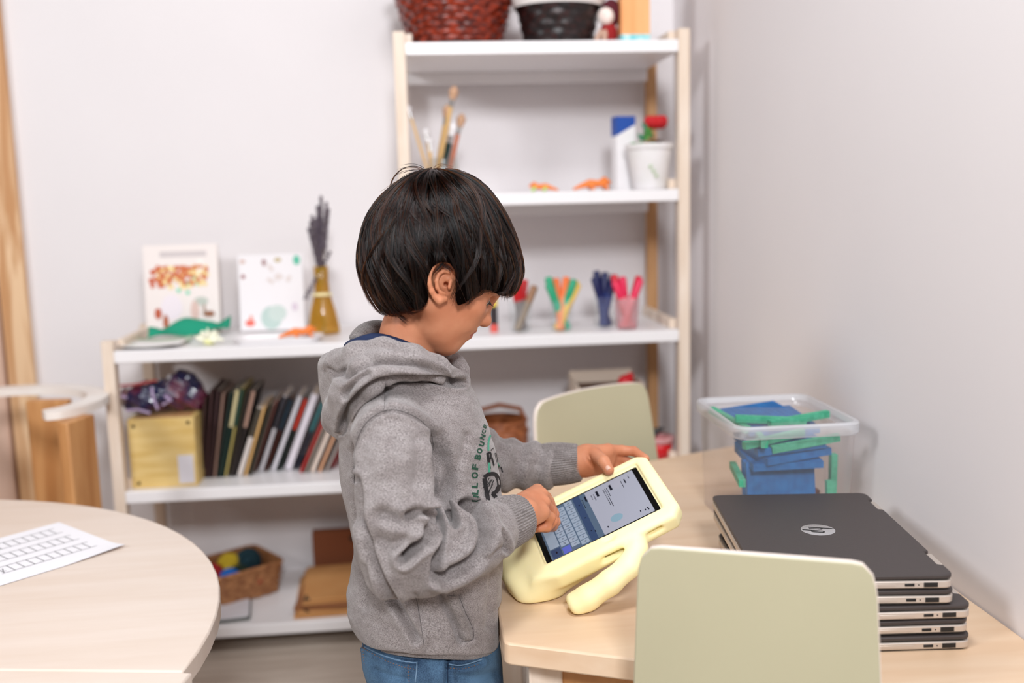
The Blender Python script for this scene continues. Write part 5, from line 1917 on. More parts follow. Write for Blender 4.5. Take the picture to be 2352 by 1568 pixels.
# ---- eye
for s_ in (-1, 1):
    ec = hl(0.0690, 0.0310 * s_, -0.0228)
    m = MB(); m.ball(ec, 0.0112, 20, 14)
    eye = m.build('eyeball', mat('eye_white', (168, 150, 142), 0.15), body, smooth='all')
    gd = HR @ np.array([0.90, 0.0, -0.44]); gd /= np.linalg.norm(gd)
    zq = Vector(gd).to_track_quat('Z', 'Y').to_matrix().to_4x4()
    zq.translation = Vector(ec)
    m = MB(); m.lathe([(0.0, 0.0118), (0.0030, 0.0115), (0.0060, 0.0101), (0.0073, 0.0090), (0.0074, 0.0085)], 20, T=zq)
    m.build('iris', mat('dark_iris', (36, 20, 14), 0.05), eye, smooth='all')
    # lashes: fine tapered hairs along the upper lid
    m = MB()
    for k in range(15):
        a = -0.9 + 1.8 * k / 14
        r0 = 0.0126
        bx_ = np.array([0.0690 + r0 * cos(a * .9) * 0.93, 0.0310 * s_ + r0 * sin(a), -0.0212])
        tipx = bx_ + np.array([0.0075 * cos(a), 0.0055 * sin(a) + 0.001 * s_, -0.0030])
        mid = (bx_ + tipx) / 2 + np.array([0, 0, -0.0012])
        m.tube([hl(*bx_), hl(*mid), hl(*tipx)], [0.00035, 0.00028, 0.00008], 5)
    m.build('eyelashes', mat('lash_black', (10, 6, 6), 0.5), body)
    m = MB()
    rb = random.Random(5)
    for k in range(34):
        f = k / 33
        q = np.array([0.0835 - 0.016 * f ** 1.4, (0.012 + 0.034 * f) * s_, -0.0035 + 0.004 * sin(f * 2.4) + rb.uniform(-.0015, .0015)])
        m.tube([hl(*q), hl(*(q + np.array([-0.001, 0.005 * s_, 0.0012])))], [0.0004, 0.0001], 4)
    m.build('eyebrow', mat('brow_brown', (44, 26, 20), 0.6), body)

# ================================================================== hair
sil = [(1000, 399), (1060, 402), (1108, 428), (1148, 476), (1178, 535), (1196, 596), (1197, 636), (1182, 668), (1160, 712), (1120, 760), (1040, 790), (950, 770), (885, 722), (858, 692), (836, 645),
       (827, 592), (836, 540), (849, 500), (878, 456), (925, 418), (962, 402)]
low = [(1230, 700), (1178, 668), (1158, 677), (1142, 672), (1122, 660), (1104, 654), (1084, 668), (1062, 684), (1046, 690), (1041, 668), (1044, 640), (1040, 612), (1028, 596), (1010, 593),
       (993, 602), (983, 622), (980, 648), (984, 672), (976, 690), (962, 698), (945, 697), (925, 704), (906, 712), (890, 716), (878, 712), (860, 705), (800, 690)]
toXZ = lambda L: [(MID(*q)[0], MID(*q)[2]) for q in L]
silW = [tuple(q) for q in smooth_poly(toXZ(sil), 2)]
lowW = toXZ(low)
region = lowW + [(lowW[-1][0], 1.30), (lowW[0][0], 1.30)]
Fk = Field((-0.11, 1.31, 1.0), (0.175, 1.53, 1.26), 0.0022)
XX, ZZ = Fk.ax[0][:, None], Fk.ax[2][None, :]
dS = poly_sdf(XX + 0 * ZZ, ZZ + 0 * XX, silW)
dR = poly_sdf(XX + 0 * ZZ, ZZ + 0 * XX, region)
Rr = 0.098
tt = np.clip(-dS / Rr, 0, 1)
halfw = 0.092 * np.sqrt(np.clip(1 - (1 - tt) ** 2.0, 0, 1))
cyh = Y0 + (XX - HC[0]) * math.tan(h_yaw) * 0.6 + 0 * ZZ
hy = halfw[:, None, :] - np.abs(Fk.ax[1][None, :, None] - cyh[:, None, :])
dIn = np.where(dS[:, None, :] > 0, dS[:, None, :], -hy * 0.75)
Fk.F = np.maximum(dIn, dR[:, None, :] - 0.0015).astype(np.float32)
# hollow inside follows the skull so the cap has thickness
Fk.ell(hl(0.0, 0, 0.004), (0.085, 0.067, 0.080), HR, 0.003, 's')
P, Q = Fk.mesh(3)
hairP, hairQ = P.copy(), Q.copy()
bvh = BVHTree.FromPolygons([tuple(p) for p in P], [tuple(q) for q in Q])
M_cap = mat('hair_underlayer', (10, 6, 5), 1.0, spec=0.0)
Ncap = vnormals(P, Q)
hair = quad_obj('hair', P - Ncap * 0.0018, Q, M_cap, boy)
look(hair, 'short straight dark brown hair with a fringe')
mh = bpy.data.materials.new('dark_brown_hair')
mh.use_nodes = True
N, L = mh.node_tree.nodes, mh.node_tree.links
N.remove(N['Principled BSDF'])
hb = N.new('ShaderNodeBsdfHairPrincipled')
hb.parametrization = 'MELANIN'
hb.inputs['Melanin'].default_value = 0.96
hb.inputs['Melanin Redness'].default_value = 0.9
hb.inputs['Roughness'].default_value = 0.2
hb.inputs['Radial Roughness'].default_value = 0.5
hb.inputs['Random Color'].default_value = 0.3
hb.inputs['IOR'].default_value = 1.42
L.new(hb.outputs[0], N['Material Output'].inputs['Surface'])

cH = MID(1008, 560)
crown = MID(998, 408)
dC = crown - cH; dC /= np.linalg.norm(dC)
e_a = np.cross(dC, [0, 1, 0]); e_a /= np.linalg.norm(e_a)
e_b = np.cross(dC, e_a)
rg = np.random.default_rng(11)
regA = np.array(region)


def surf(dv):
    h = bvh.ray_cast(Vector(cH) + Vector(dv) * 0.25, -Vector(dv), 0.25)
    return None if h[0] is None else 0.25 - h[3]


strands = []
NCL = 620
clA = rg.uniform(0, 2 * pi, NCL)
for c in range(NCL):
    az = clA[c]
    swirl = 0.30 * rg.normal() + 0.25
    st0 = abs(rg.normal()) * 0.25 if rg.random() < 0.45 else rg.uniform(0.0, 1.5)
    seglen = rg.uniform(0.9, 2.0)
    lift0 = rg.uniform(-0.0030, 0.0060)
    wob = rg.normal() * 0.14
    wf = rg.uniform(1.5, 3.5)
    ph0 = rg.uniform(0, 6.28)
    for s_ in range(17):
        da = rg.normal() * 0.035
        dl = rg.normal() * 0.0008
        pts_ = []
        L_ = seglen * rg.uniform(0.85, 1.08)
        nstep = 15
        for k in range(nstep):
            f = k / (nstep - 1)
            th = st0 + L_ * f
            if th > 2.75:
                break
            a = az + da * (1.7 - 1.5 * f) + swirl * th * 0.5 + wob * sin(th * wf + ph0)
            dv = dC * cos(th) + (e_a * cos(a) + e_b * sin(a)) * sin(th)
            r_ = surf(dv)
            if r_ is None:
                break
            p_ = cH + dv * (r_ + lift0 + dl - 0.002 * (1 - f) * (0 if st0 < 0.3 else 1))
            ds = dR[min(max(int((p_[0] - Fk.lo[0]) / Fk.h + .5), 0), dR.shape[0] - 1), min(max(int((p_[2] - Fk.lo[2]) / Fk.h + .5), 0), dR.shape[1] - 1)]
            if ds > 0.004 + 0.004 * rg.random():
                break
            # skip interior rim hits underneath
            pts_.append(p_)
        if len(pts_) >= 4:
            strands.append(np.array(pts_))
# loose hairs: crown wisps, nape tips, fringe tips
def wisp(pxs, yo, n, jit=0.0015, rad=1.0):
    for k in range(n):
        j = rg.normal(size=3) * jit
        base = np.array([MID(x, y, Y0 + yo) for x, y in pxs])
        q = smooth_poly(base, 3, closed=False)
        g = np.linspace(0.3, 1.5, len(q))[:, None]
        strands.append(q + j * g)


wisp([(990, 404), (962, 380), (925, 384), (898, 412), (892, 456)], -0.01, 6, 0.0006)
wisp([(990, 405), (962, 400), (930, 405), (905, 432)], 0.0, 14, 0.003)
wisp([(990, 408), (960, 408), (920, 425), (885, 455)], -0.01, 16, 0.004)
wisp([(992, 404), (1000, 385), (1015, 378), (1040, 382)], 0.01, 3, 0.002)
wisp([(1000, 408), (1025, 398), (1055, 399), (1078, 410)], 0.0, 10, 0.002)
wisp([(985, 405), (975, 388), (950, 384), (925, 392)], 0.01, 6, 0.003)
wisp([(858, 520), (842, 530), (838, 555), (836, 590)], -0.01, 6, 0.002)
for (a, b, c_) in (((905, 690), (912, 720), (935, 738)), ((918, 690), (925, 715), (948, 722)), ((940, 690), (955, 708), (985, 696)), ((955, 690), (968, 702), (988, 692)), ((878, 690), (878, 712), (892, 722)), ((895, 690), (900, 712), (906, 728))):
    wisp([a, b, c_], -0.052, 12, 0.0016)
wisp([(1000, 640 - 40), (1015, 606), (1030, 612), (1038, 620)], -0.080, 10, 0.0015)
wisp([(1048, 560), (1030, 590), (1012, 610), (1000, 622)], -0.083, 12, 0.0016)
for (a, b, c_) in (((1120, 600), (1145, 640), (1150, 676)), ((1140, 600), (1165, 640), (1164, 679)), ((1100, 600), (1125, 635), (1128, 664)), ((1075, 600), (1072, 650), (1056, 690)), ((1062, 600), (1058, 650), (1046, 692))):
    wisp([a, b, c_], -0.074 if a[0] < 1080 else -0.062 if a[0] < 1110 else -0.045, 22, 0.003)
ct = [len(s) for s in strands]
hc = bpy.data.hair_curves.new('hair_strands')
hc.add_curves(ct)
allp = np.vstack(strands).astype(np.float32)
hc.attributes['position'].data.foreach_set('vector', allp.ravel())
rad = np.concatenate([np.interp(np.linspace(0, 1, k), [0, .7, 1], [1, .85, .15]) for k in ct]) * 0.00034
ra_ = hc.attributes.get('radius') or hc.attributes.new('radius', 'FLOAT', 'POINT')
ra_.data.foreach_set('value', rad.astype(np.float32))
hc.materials.append(mh)
ho = bpy.data.objects.new('hair_strands', hc)
COL.objects.link(ho)
put(ho, hair)
ho['kind'] = 'stuff'

# ================================================================== clothes
def fabric(name, c, c2, dark, scale=1200, rib=None, sheen=0.25):
    """brushed heather knit: two-tone flecks over a soft mottling"""
    m, N, L, p = new_mat(name)
    tc = N.new('ShaderNodeTexCoord')
    mp = N.new('ShaderNodeMapping')
    mp.inputs['Scale'].default_value = (1, 1, 1.0)
    mp.inputs['Rotation'].default_value = (0, radians(-18), 0)
    L.new(tc.outputs['Object'], mp.inputs['Vector'])
    mp2 = N.new('ShaderNodeMapping')
    mp2.inputs['Scale'].default_value = (1, 1, 0.28)
    L.new(mp.outputs[0], mp2.inputs['Vector'])
    n1 = N.new('ShaderNodeTexNoise'); n1.inputs['Scale'].default_value = scale; n1.inputs['Detail'].default_value = 2
    mp3 = N.new('ShaderNodeMapping'); mp3.inputs['Scale'].default_value = (0.35, 1, 1.6)
    L.new(mp.outputs[0], mp3.inputs['Vector'])
    L.new(mp3.outputs[0], n1.inputs['Vector'])
    n2 = N.new('ShaderNodeTexNoise'); n2.inputs['Scale'].default_value = 60; n2.inputs['Detail'].default_value = 4
    L.new(mp3.outputs[0], n2.inputs['Vector'])
    r1 = N.new('ShaderNodeValToRGB')
    r1.color_ramp.elements[0].position, r1.color_ramp.elements[1].position = 0.30, 0.62
    r1.color_ramp.elements[0].color = (*lin(dark), 1)
    r1.color_ramp.elements[1].color = (*lin(c), 1)
    L.new(n1.outputs['Fac'], r1.inputs['Fac'])
    mx = N.new('ShaderNodeMixRGB'); mx.blend_type = 'MULTIPLY'; mx.inputs[0].default_value = 0.5
    r2 = N.new('ShaderNodeValToRGB')
    r2.color_ramp.elements[0].position, r2.color_ramp.elements[1].position = 0.35, 0.65
    r2.color_ramp.elements[0].color = (*lin(c2), 1)
    r2.color_ramp.elements[1].color = (1, 1, 1, 1)
    L.new(n2.outputs['Fac'], r2.inputs['Fac'])
    L.new(r1.outputs[0], mx.inputs[1]); L.new(r2.outputs[0], mx.inputs[2])
    L.new(mx.outputs[0], p.inputs['Base Color'])
    p.inputs['Roughness'].default_value = 0.95
    p.inputs['Specular IOR Level'].default_value = 0.1
    p.inputs['Sheen Weight'].default_value = sheen
    b = N.new('ShaderNodeBump'); b.inputs['Strength'].default_value = 0.35; b.inputs['Distance'].default_value = 0.0012
    L.new(n1.outputs['Fac'], b.inputs['Height'])
    L.new(b.outputs[0], p.inputs['Normal'])
    return m


M_grey = fabric('heather_grey_sweatshirt', (168, 161, 160), (200, 193, 191), (92, 85, 84))
M_rib = fabric('heather_grey_rib', (158, 151, 149), (200, 193, 191), (84, 78, 77))
M_dk = mat('dark_seam_thread', (62, 58, 58), 0.9)
M_navy = mat('navy_tshirt', (16, 34, 70), 0.85, bump=0.3, bscale=500)

VH = 0.0021
Fo = Field((-0.185, 1.20, 0.53), (0.245, 1.66, 1.03), VH)
rows_t = [(862, 1050, 838, .060), (880, 1072, 815, .080), (910, 1092, 800, .100), (945, 1107, 790, .112), (985, 1122, 783, .117), (1030, 1136, 778, .118), (1090, 1146, 781, .117),
          (1150, 1152, 793, .116), (1210, 1155, 808, .116), (1260, 1155, 813, .118), (1310, 1153, 804, .122), (1345, 1152, 797, .124), (1375, 1151, 797, .125), (1405, 1150, 806, .125), (1440, 1148, 826, .123), (1475, 1146, 842, .121), (1505, 1144, 850, .119)]
tz, tc_, ta, tb = [], [], [], []
for y, f, b, w in rows_t:
    F_, B_ = MID(f, y), MID(b, y)
    tz.append((F_[2] + B_[2]) / 2); tc_.append((F_[0] + B_[0]) / 2); ta.append((F_[0] - B_[0]) / 2); tb.append(w)
tz, tc_, ta, tb = [np.array(q)[::-1] for q in (tz, tc_, ta, tb)]
hb_, hf_ = MID(838, 1447), MID(1143, 1467)
hsl = (hf_[2] - hb_[2]) / (hf_[0] - hb_[0])
hn_ = atY(1008, 1504, 1.303)
hc_ = hn_[2] - (hb_[2] + 0.002 + hsl * (hn_[0] - hb_[0]))
hemz = lambda X, Y=Y0: hb_[2] + 0.002 + hsl * (X - hb_[0]) + hc_ * np.clip(np.abs(Y - Y0) / 0.117, 0, 1) ** 2


def torso(X, Y, Z):
    z = Z[0, 0]
    cx = np.interp(z, tz, tc_)[None, None, :]
    a = np.interp(z, tz, ta)[None, None, :]
    b = np.interp(z, tz, tb)[None, None, :]
    e = 2.3
    q = (np.abs((X - cx) / a) ** e + np.abs((Y - Y0) / b) ** e) ** (1 / e)
    d = (q - 1) * np.minimum(a, b)
    return np.maximum(d, Z - tz[-1])


Fo.func(torso)
# shoulders
Fo.chain([H(935, 955, 1.37), H(896, 994, 1.300)], [.056, .0485], 0.030)
Fo.chain([H(990, 955, 1.47), H(985, 1000, 1.545)], [.055, .048], 0.035)
# near sleeve
ns = [(898, 1000, 1.292, .0490), (902, 1060, 1.272, .0500), (905, 1130, 1.264, .0500), (910, 1200, 1.260, .0505), (922, 1262, 1.262, .0525), (965, 1288, 1.268, .0440), (1030, 1270, 1.287, .0470), (1085, 1240, 1.309, .0475), (1125, 1218, 1.329, .0410), (1146, 1208, 1.342, .0350)]
Fo.chain([H(x, y, Y) for x, y, Y, r in ns], [r for *_, r in ns], 0.006)
Fo.chain([H(885, 1240, 1.265), H(905, 1305, 1.265), H(985, 1312, 1.275)], [.034, .034, .028], 0.02)     # elbow sag
# far sleeve
fs_ = [(1040, 1000, 1.545, .0480), (1110, 1060, 1.585, .0440), (1160, 1068, 1.60, .0385), (1215, 1068, 1.605, .0345), (1252, 1070, 1.602, .0370)]
Fo.chain([H(x, y, Y) for x, y, Y, r in fs_], [r for *_, r in fs_], 0.02)
# hood laid around the neck
roll_lo = [(1050, 873, 1.385, .010), (1015, 856, 1.345, .014), (950, 842, 1.318, .018), (885, 846, 1.308, .020), (835, 868, 1.312, .023), (803, 905, 1.335, .026), (787, 945, 1.372, .026), (782, 960, 1.42, .026), (800, 930, 1.48, .026), (870, 880, 1.53, .024), (960, 865, 1.53, .020), (1040, 866, 1.47, .014)]
roll_hi = [(1044, 862, 1.380, .008), (1005, 836, 1.346, .011), (950, 814, 1.330, .013), (880, 803, 1.328, .016), (820, 816, 1.340, .018), (780, 836, 1.375, .020), (768, 842, 1.42, .020), (795, 833, 1.48, .020), (860, 822, 1.515, .018), (960, 830, 1.51, .016), (1042, 846, 1.455, .013), (1056, 868, 1.43, .011)]
mid_f = [(895, 842, 1.365, .038), (835, 862, 1.40, .044), (812, 885, 1.42, .045), (860, 862, 1.48, .040)]
Fo.chain([H(x, y, Y) for x, y, Y, r in roll_lo], [r for *_, r in roll_lo], 0.010)
Fo.chain([H(x, y, Y) for x, y, Y, r in roll_hi], [r for *_, r in roll_hi], 0.010)
Fo.chain([H(x, y, Y) for x, y, Y, r in mid_f], [r for *_, r in mid_f], 0.015)
Fo.cone(H(752, 834, 1.42), H(790, 855, 1.42), 0.005, 0.028, 0.016, flat=((0, 1, 0), 2.2))       # hood tip at the back
Fo.cone(H(1062, 850, 1.44), H(1050, 822, 1.47), 0.011, 0.008, 0.012)       # far flap rising beside the chin
# neck opening
Fo.chain([MID(945, 700), MID(930, 765), MID(925, 812), MID(940, 850)], [0.060, 0.0535, 0.046, 0.040], 0.010, 's')
Fo.chain([MID(955, 740), MID(985, 800), MID(1020, 842)], [0.052, 0.042, 0.024], 0.008, 's')
Fo.func(lambda X, Y, Z: -(Z - hemz(X, Y)), k=0.006, mode='i')
P, Q = Fo.mesh(3)
Nn = vnormals(P, Q)
px = projv(P)
view = (CAM - P); view /= np.linalg.norm(view, axis=1)[:, None]
near = np.clip((np.einsum('ij,ij->i', Nn, view) + 0.15) / 0.4, 0, 1) * (P[:, 1] < Y0 + 0.03)
disp = np.zeros(len(P))


def crease(line, depth, w, ridge=0.0, off=0.0, ends=True):
    """press a fold line into the cloth; ridge raises the cloth beside it (off = side shift in the picture of the fold)"""
    line = smooth_poly(line, 2, closed=False)
    d = seg_dist(px[:, 0], px[:, 1], [tuple(q) for q in line])
    disp[:] -= 2.7 * depth * np.exp(-(d / w) ** 2) * near
    if ridge:
        disp[:] += 2.6 * ridge * np.exp(-((d - w * 1.9) / (w * 1.1)) ** 2) * near


# seams
crease([(812, 1100), (812, 1040), (825, 994), (847, 962), (882, 941), (917, 941), (962, 959), (991, 991), (997, 1023), (991, 1058), (997, 1102), (994, 1166), (984, 1190)], 0.0034, 6, 0.0014)
crease([(1000, 1030), (1004, 1070), (1004, 1110), (1000, 1160), (992, 1185)], 0.006, 9)
crease([(883, 940), (884, 905), (886, 876)], 0.0016, 5)
crease([(788, 985), (796, 943), (828, 905), (857, 882), (886, 873), (943, 867), (1007, 873), (1042, 884), (1057, 880)], 0.0075, 8, 0.002)
crease([(1058, 882), (1052, 862), (1030, 838), (1012, 822)], 0.003, 6)
crease([(790, 868), (830, 838), (880, 826), (940, 834), (1000, 852), (1040, 868)], 0.0045, 9, 0.0015)
crease([(750, 850), (775, 862), (800, 850)], 0.003, 8)
crease([(795, 905), (810, 880), (842, 858)], 0.004, 8, 0.001)
crease([(953, 1366), (960, 1390), (966, 1430), (975, 1500)], 0.0016, 5)
# elbow and forearm folds
crease([(985, 1178), (986, 1205), (974, 1236), (952, 1258), (927, 1282)], 0.012, 10, 0.004)
crease([(1000, 1190), (1008, 1212), (1008, 1240), (998, 1280), (992, 1320)], 0.0075, 9, 0.003)
crease([(1030, 1180), (1038, 1196), (1042, 1206)], 0.008, 9, 0.003)
crease([(1062, 1158), (1094, 1170), (1112, 1198), (1114, 1240), (1096, 1279), (1063, 1303), (1012, 1324)], 0.0095, 12, 0.0035)
crease([(940, 1180), (962, 1172), (985, 1180)], 0.006, 10, 0.002)
crease([(880, 1180), (920, 1196), (960, 1200)], 0.003, 14, 0.002)
crease([(868, 1240), (900, 1258), (930, 1240)], 0.003, 14)
crease([(905, 1010), (900, 1080), (906, 1150)], 0.0018, 16)
crease([(960, 1010), (968, 1060), (958, 1110)], 0.0026, 14)
crease([(1148, 1225), (1158, 1240), (1163, 1262)], 0.004, 6, 0.0015)
crease([(1090, 1300), (1120, 1282), (1148, 1262)], 0.003, 9)
# trunk folds
crease([(1000, 1010), (1018, 1060), (1030, 1110), (1012, 1160)], 0.0045, 16, 0.002)
crease([(1075, 1000), (1055, 1060), (1030, 1120), (1015, 1150)], 0.002, 12)
crease([(822, 1100), (832, 1190), (850, 1270), (880, 1340), (920, 1400), (957, 1466)], 0.004, 9, 0.002)
crease([(797, 1040), (803, 1110), (822, 1190)], 0.003, 12)
crease([(838, 1300), (842, 1350), (836, 1395)], 0.002, 10)
crease([(1012, 1366), (1022, 1392), (1040, 1420), (1054, 1455), (1058, 1470)], 0.0042, 7)
crease([(1055, 1366), (1066, 1400), (1085, 1438), (1090, 1462), (1086, 1474), (1060, 1474)], 0.0016, 4)
crease([(1136, 1320), (1130, 1380), (1128, 1440)], 0.003, 10)
disp += 0.0010 * np.sin(P[:, 0] * 70 + 3 * np.sin(P[:, 2] * 40)) * np.sin(P[:, 2] * 55 + P[:, 1] * 50) * (P[:, 2] < 0.9)
# far sleeve crumples
far = (P[:, 1] > Y0 + 0.06) & (P[:, 0] > 0.09)
disp += far * 0.0045 * np.sin(px[:, 0] * 0.125 + 1.5 * np.sin(px[:, 1] * 0.03)) * 0.7
P = P + Nn * disp[:, None]
P = relax(P, Q, 2, 0.4)
tbl = (P[:, 2] > 0.552) & (P[:, 2] < 0.612) & (P[:, 0] > 0.0935) & (P[:, 1] > 1.28)
P[tbl, 0] = 0.0935
hoodP, hoodQ = P, Q
print('HEM px', projv(np.array([[0.0, 1.303, hemz(0.0, 1.303)], [hb_[0], Y0, hemz(hb_[0])]])))
hoodie = quad_obj('hoodie', P, Q, [M_grey], boy)
look(hoodie, 'heather grey hooded sweatshirt')
hbvh = BVHTree.FromPolygons([tuple(p) for p in P], [tuple(q) for q in Q])

# ribbed cuffs
def cuff(a, b, r0, r1, nrib, tilt0=None, tilt1=None):
    a, b = np.array(a), np.array(b)
    d = b - a; L_ = np.linalg.norm(d); d /= L_
    u = np.cross(d, [0, 0, 1]); u /= np.linalg.norm(u)
    v = np.cross(d, u)
    n, k = nrib * 6, 18
    vs, fs = [], []
    for i in range(k + 1):
        f = i / k
        r = r0 + (r1 - r0) * f + 0.0022 * sin(pi * f) - 0.0025 * (f > 0.97)
        if i == k:
            r -= 0.002
        c = a + d * L_ * f
        for j in range(n):
            q = 2 * pi * j / n
            rr = r + 0.0009 * cos(q * nrib) + 0.0010 * sin(3 * q + 4 * f)
            vs.append(c + (u * cos(q) + v * sin(q)) * rr)
    m0 = len(vs)
    for i in range(5):
        f = 1 - i * 0.06
        c = a + d * L_ * (f - 0.004)
        for j in range(n):
            q = 2 * pi * j / n
            vs.append(c + (u * cos(q) + v * sin(q)) * (r1 - 0.0055))
    rows = k + 1 + 5
    for i in range(rows - 1):
        for j in range(n):
            A, B = i * n + j, i * n + (j + 1) % n
            fs.append((A, B, B + n, A + n))
    m = MB(); m.add(vs, fs)
    o = m.build('cuff', M_rib, hoodie, smooth='all')
    return o


cuff(H(1138, 1213, 1.338), H(1198, 1184, 1.372), 0.0375, 0.0325, 60)
cuff(H(1244, 1070, 1.602), H(1334, 1060, 1.590), 0.0350, 0.0300, 58)
# hem band
m = MB(); vs, fs = [], []
nh = 480
for i in range(8):
    f = i / 7
    zz = 0.552 - 0.01 * f
    cx = np.interp(zz, tz, tc_); a = np.interp(zz, tz, ta); b = np.interp(zz, tz, tb)
    for j in range(nh):
        q = 2 * pi * j / nh
        cq, sq = abs(cos(q)) ** (2 / 2.3) * (1 if cos(q) > 0 else -1), abs(sin(q)) ** (2 / 2.3) * (1 if sin(q) > 0 else -1)
        k = 1 - 0.018 - 0.03 * f ** 3 + 0.0035 * cos(q * 120)
        xq = cx + a * k * cq
        vs.append((xq, Y0 + b * k * sq, hemz(xq, Y0 + b * k * sq) + 0.008 - 0.014 * f))
for i in range(7):
    for j in range(nh):
        fs.append((i * nh + j, i * nh + (j + 1) % nh, (i + 1) * nh + (j + 1) % nh, (i + 1) * nh + j))
m.add(vs, fs)
m.build('hem_band', M_rib, hoodie, smooth='all')


def on_hoodie(pts_px, lift=0.0008, tree=None):
    """points of the cloth that are seen along the given sight lines"""
    out = []
    for x, y in pts_px:
        d = Vector(ray(x, y)).normalized()
        h = (tree or hbvh).ray_cast(Vector(CAM), d, 3.0)
        if h[0] is None:
            return None
        n = h[1]
        if n.dot(d) > 0:
            n = -n
        out.append(np.array(h[0] + n * lift))
    return out


def seam_cord(name, line, r, m_, parent, lift=0.0003):
    line = [tuple(q) for q in smooth_poly(line, 3, closed=False)]
    p_ = on_hoodie(line, lift)
    if p_:
        m = MB(); m.tube(p_, r, 6)
        return m.build(name, m_, parent, smooth=True)


seam_cord('armhole_seam', [(814, 1110), (812, 1040), (825, 994), (847, 962), (882, 941), (917, 941), (962, 959), (991, 991), (996, 1023), (991, 1058)], 0.0004, M_dk, hoodie, -0.0001)
seam_cord('shoulder_seam', [(883, 938), (884, 905), (886, 878)], 0.0004, M_dk, hoodie, -0.0001)
seam_cord('side_seam', [(955, 1372), (961, 1395), (966, 1430), (974, 1480)], 0.0004, M_dk, hoodie, -0.0001)
seam_cord('pocket_seam', [(1056, 1372), (1066, 1400), (1084, 1436), (1090, 1460), (1084, 1472), (1060, 1472)], 0.0004, M_dk, hoodie, -0.0001)
# pocket trim band (ribbed)
A_ = smooth_poly([(1026, 1368), (1036, 1400), (1052, 1432), (1061, 1452), (1062, 1468)], 2, closed=False)
B_ = smooth_poly([(1052, 1368), (1062, 1398), (1078, 1430), (1087, 1450), (1086, 1468)], 2, closed=False)
g = []
nA = len(A_)
for a, b in zip(A_, B_):
    row = on_hoodie([a + (b - a) * t for t in np.linspace(0, 1, 25)], 0.0)
    row = np.array(row)
    for j, q in enumerate(row):
        g.append(q + np.array([0, -1, 0.2]) * (0.0018 * sin(pi * j / 24) ** 0.5 + 0.0006 * sin(j * pi)))
m = MB(); m.add(g, [(i * 25 + j, (i + 1) * 25 + j, (i + 1) * 25 + j + 1, i * 25 + j + 1) for i in range(nA - 1) for j in range(24)])
o = m.build('pocket_trim', M_rib, hoodie, smooth='all')

# chest print: letters lie on the cloth
M_ink_g = mat('dark_green_print_ink', (22, 66, 48), 0.8)
M_ink_k = mat('black_print_ink', (18, 16, 20), 0.8)
M_ink_t = mat('teal_print_ink', (70, 150, 124), 0.8)


def drape(name, polys, m_, parent):
    m = MB()
    ok = 0
    for vs_, fs_2 in polys:
        p_ = on_hoodie(vs_, 0.0007)
        if p_ is None:
            continue
        m.add(p_, fs_2); ok += 1
    if ok:
        return m.build(name, m_, parent)


def letters_along(word, pts_, h, wscale, slant=0.0):
    """letters with their feet towards the right-hand side of the path (path runs upwards)"""
    out = []
    for ch_, (cx_, cy_, ang, hh, ww) in zip(word, pts_):
        vs_, fs_2 = text_polys(ch_, 0.045)
        xs = [q[0] for q in vs_]; ys = [q[1] for q in vs_]
        x0, x1 = min(xs), max(xs); y0, y1 = min(ys), max(ys)
        dirx = np.array([cos(ang), -sin(ang)])          # reading direction in the picture
        diry = np.array([-sin(ang) * 1.0, -cos(ang)])    # letter-up direction
        vv = [tuple(np.array([cx_, cy_]) + dirx * ((x - (x0 + x1) / 2) / (x1 - x0) * ww) + diry * ((y - (y0 + y1) / 2) / (y1 - y0) * hh)) for x, y in vs_]
        out.append((vv, fs_2))
    return out


deg = radians
bounce = [('U', 1093, 1145, 80, 17, 14), ('L', 1091, 1130, 84, 15, 12), ('L', 1090, 1114, 86, 14, 12), ('O', 1090, 1091, 84, 15, 15), ('F', 1091, 1072, 80, 15, 13),
          ('B', 1097, 1049, 73, 14, 12), ('O', 1101, 1035, 70, 13, 12), ('U', 1106, 1019, 68, 12, 11), ('N', 1108, 1003, 66, 11, 11), ('C', 1110.5, 991, 66, 9, 9), ('E', 1113.5, 979, 66, 8, 8)]
pol = []
for ch_, x, y, a_, hh, ww in bounce:
    pol += letters_along(ch_, [(x, y, deg(a_), hh, ww)], hh, 1)
pr = drape('green_lettering', pol, M_ink_g, hoodie)


def quadstrip(line, w0, w1=None):
    line = np.array(line, float)
    out_v, out_f = [], []
    for i, p_ in enumerate(line):
        t = line[min(i + 1, len(line) - 1)] - line[max(i - 1, 0)]
        t /= np.linalg.norm(t)
        n = np.array([-t[1], t[0]])
        w = w0 if w1 is None else w0 + (w1 - w0) * i / (len(line) - 1)
        out_v += [tuple(p_ + n * w / 2), tuple(p_ - n * w / 2)]
    for i in range(len(line) - 1):
        out_f.append((2 * i, 2 * i + 1, 2 * i + 3, 2 * i + 2))
    return out_v, out_f


# big scribbled letters beside it
teal = [quadstrip(smooth_poly([(1126, 999), (1121, 1012), (1121, 1035)], 2, closed=False), 4), quadstrip([(1123, 1062), (1123, 1084)], 5), quadstrip([(1141, 1062), (1147, 1071)], 4), quadstrip(smooth_poly([(1155, 1115), (1160, 1122), (1164, 1132)], 1, closed=False), 4)]
drape('teal_lines', teal, M_ink_t, hoodie)
blk = []
blk.append(quadstrip(smooth_poly([(1112, 1098), (1116, 1122), (1121, 1150)], 1, closed=False), 10, 9))
blk.append(quadstrip(smooth_poly([(1111, 1096), (1122, 1088), (1136, 1087), (1144, 1098), (1146, 1114), (1143, 1126), (1130, 1134)], 2, closed=False), 9, 8))
blk.append(quadstrip([(1130, 1132), (1140, 1143), (1144, 1146)], 9, 6))
blk.append(quadstrip([(1119, 1040), (1124, 1076)], 6))
blk.append(quadstrip(smooth_poly([(1119, 1041), (1126, 1038), (1127, 1050), (1122, 1058)], 2, closed=False), 4))
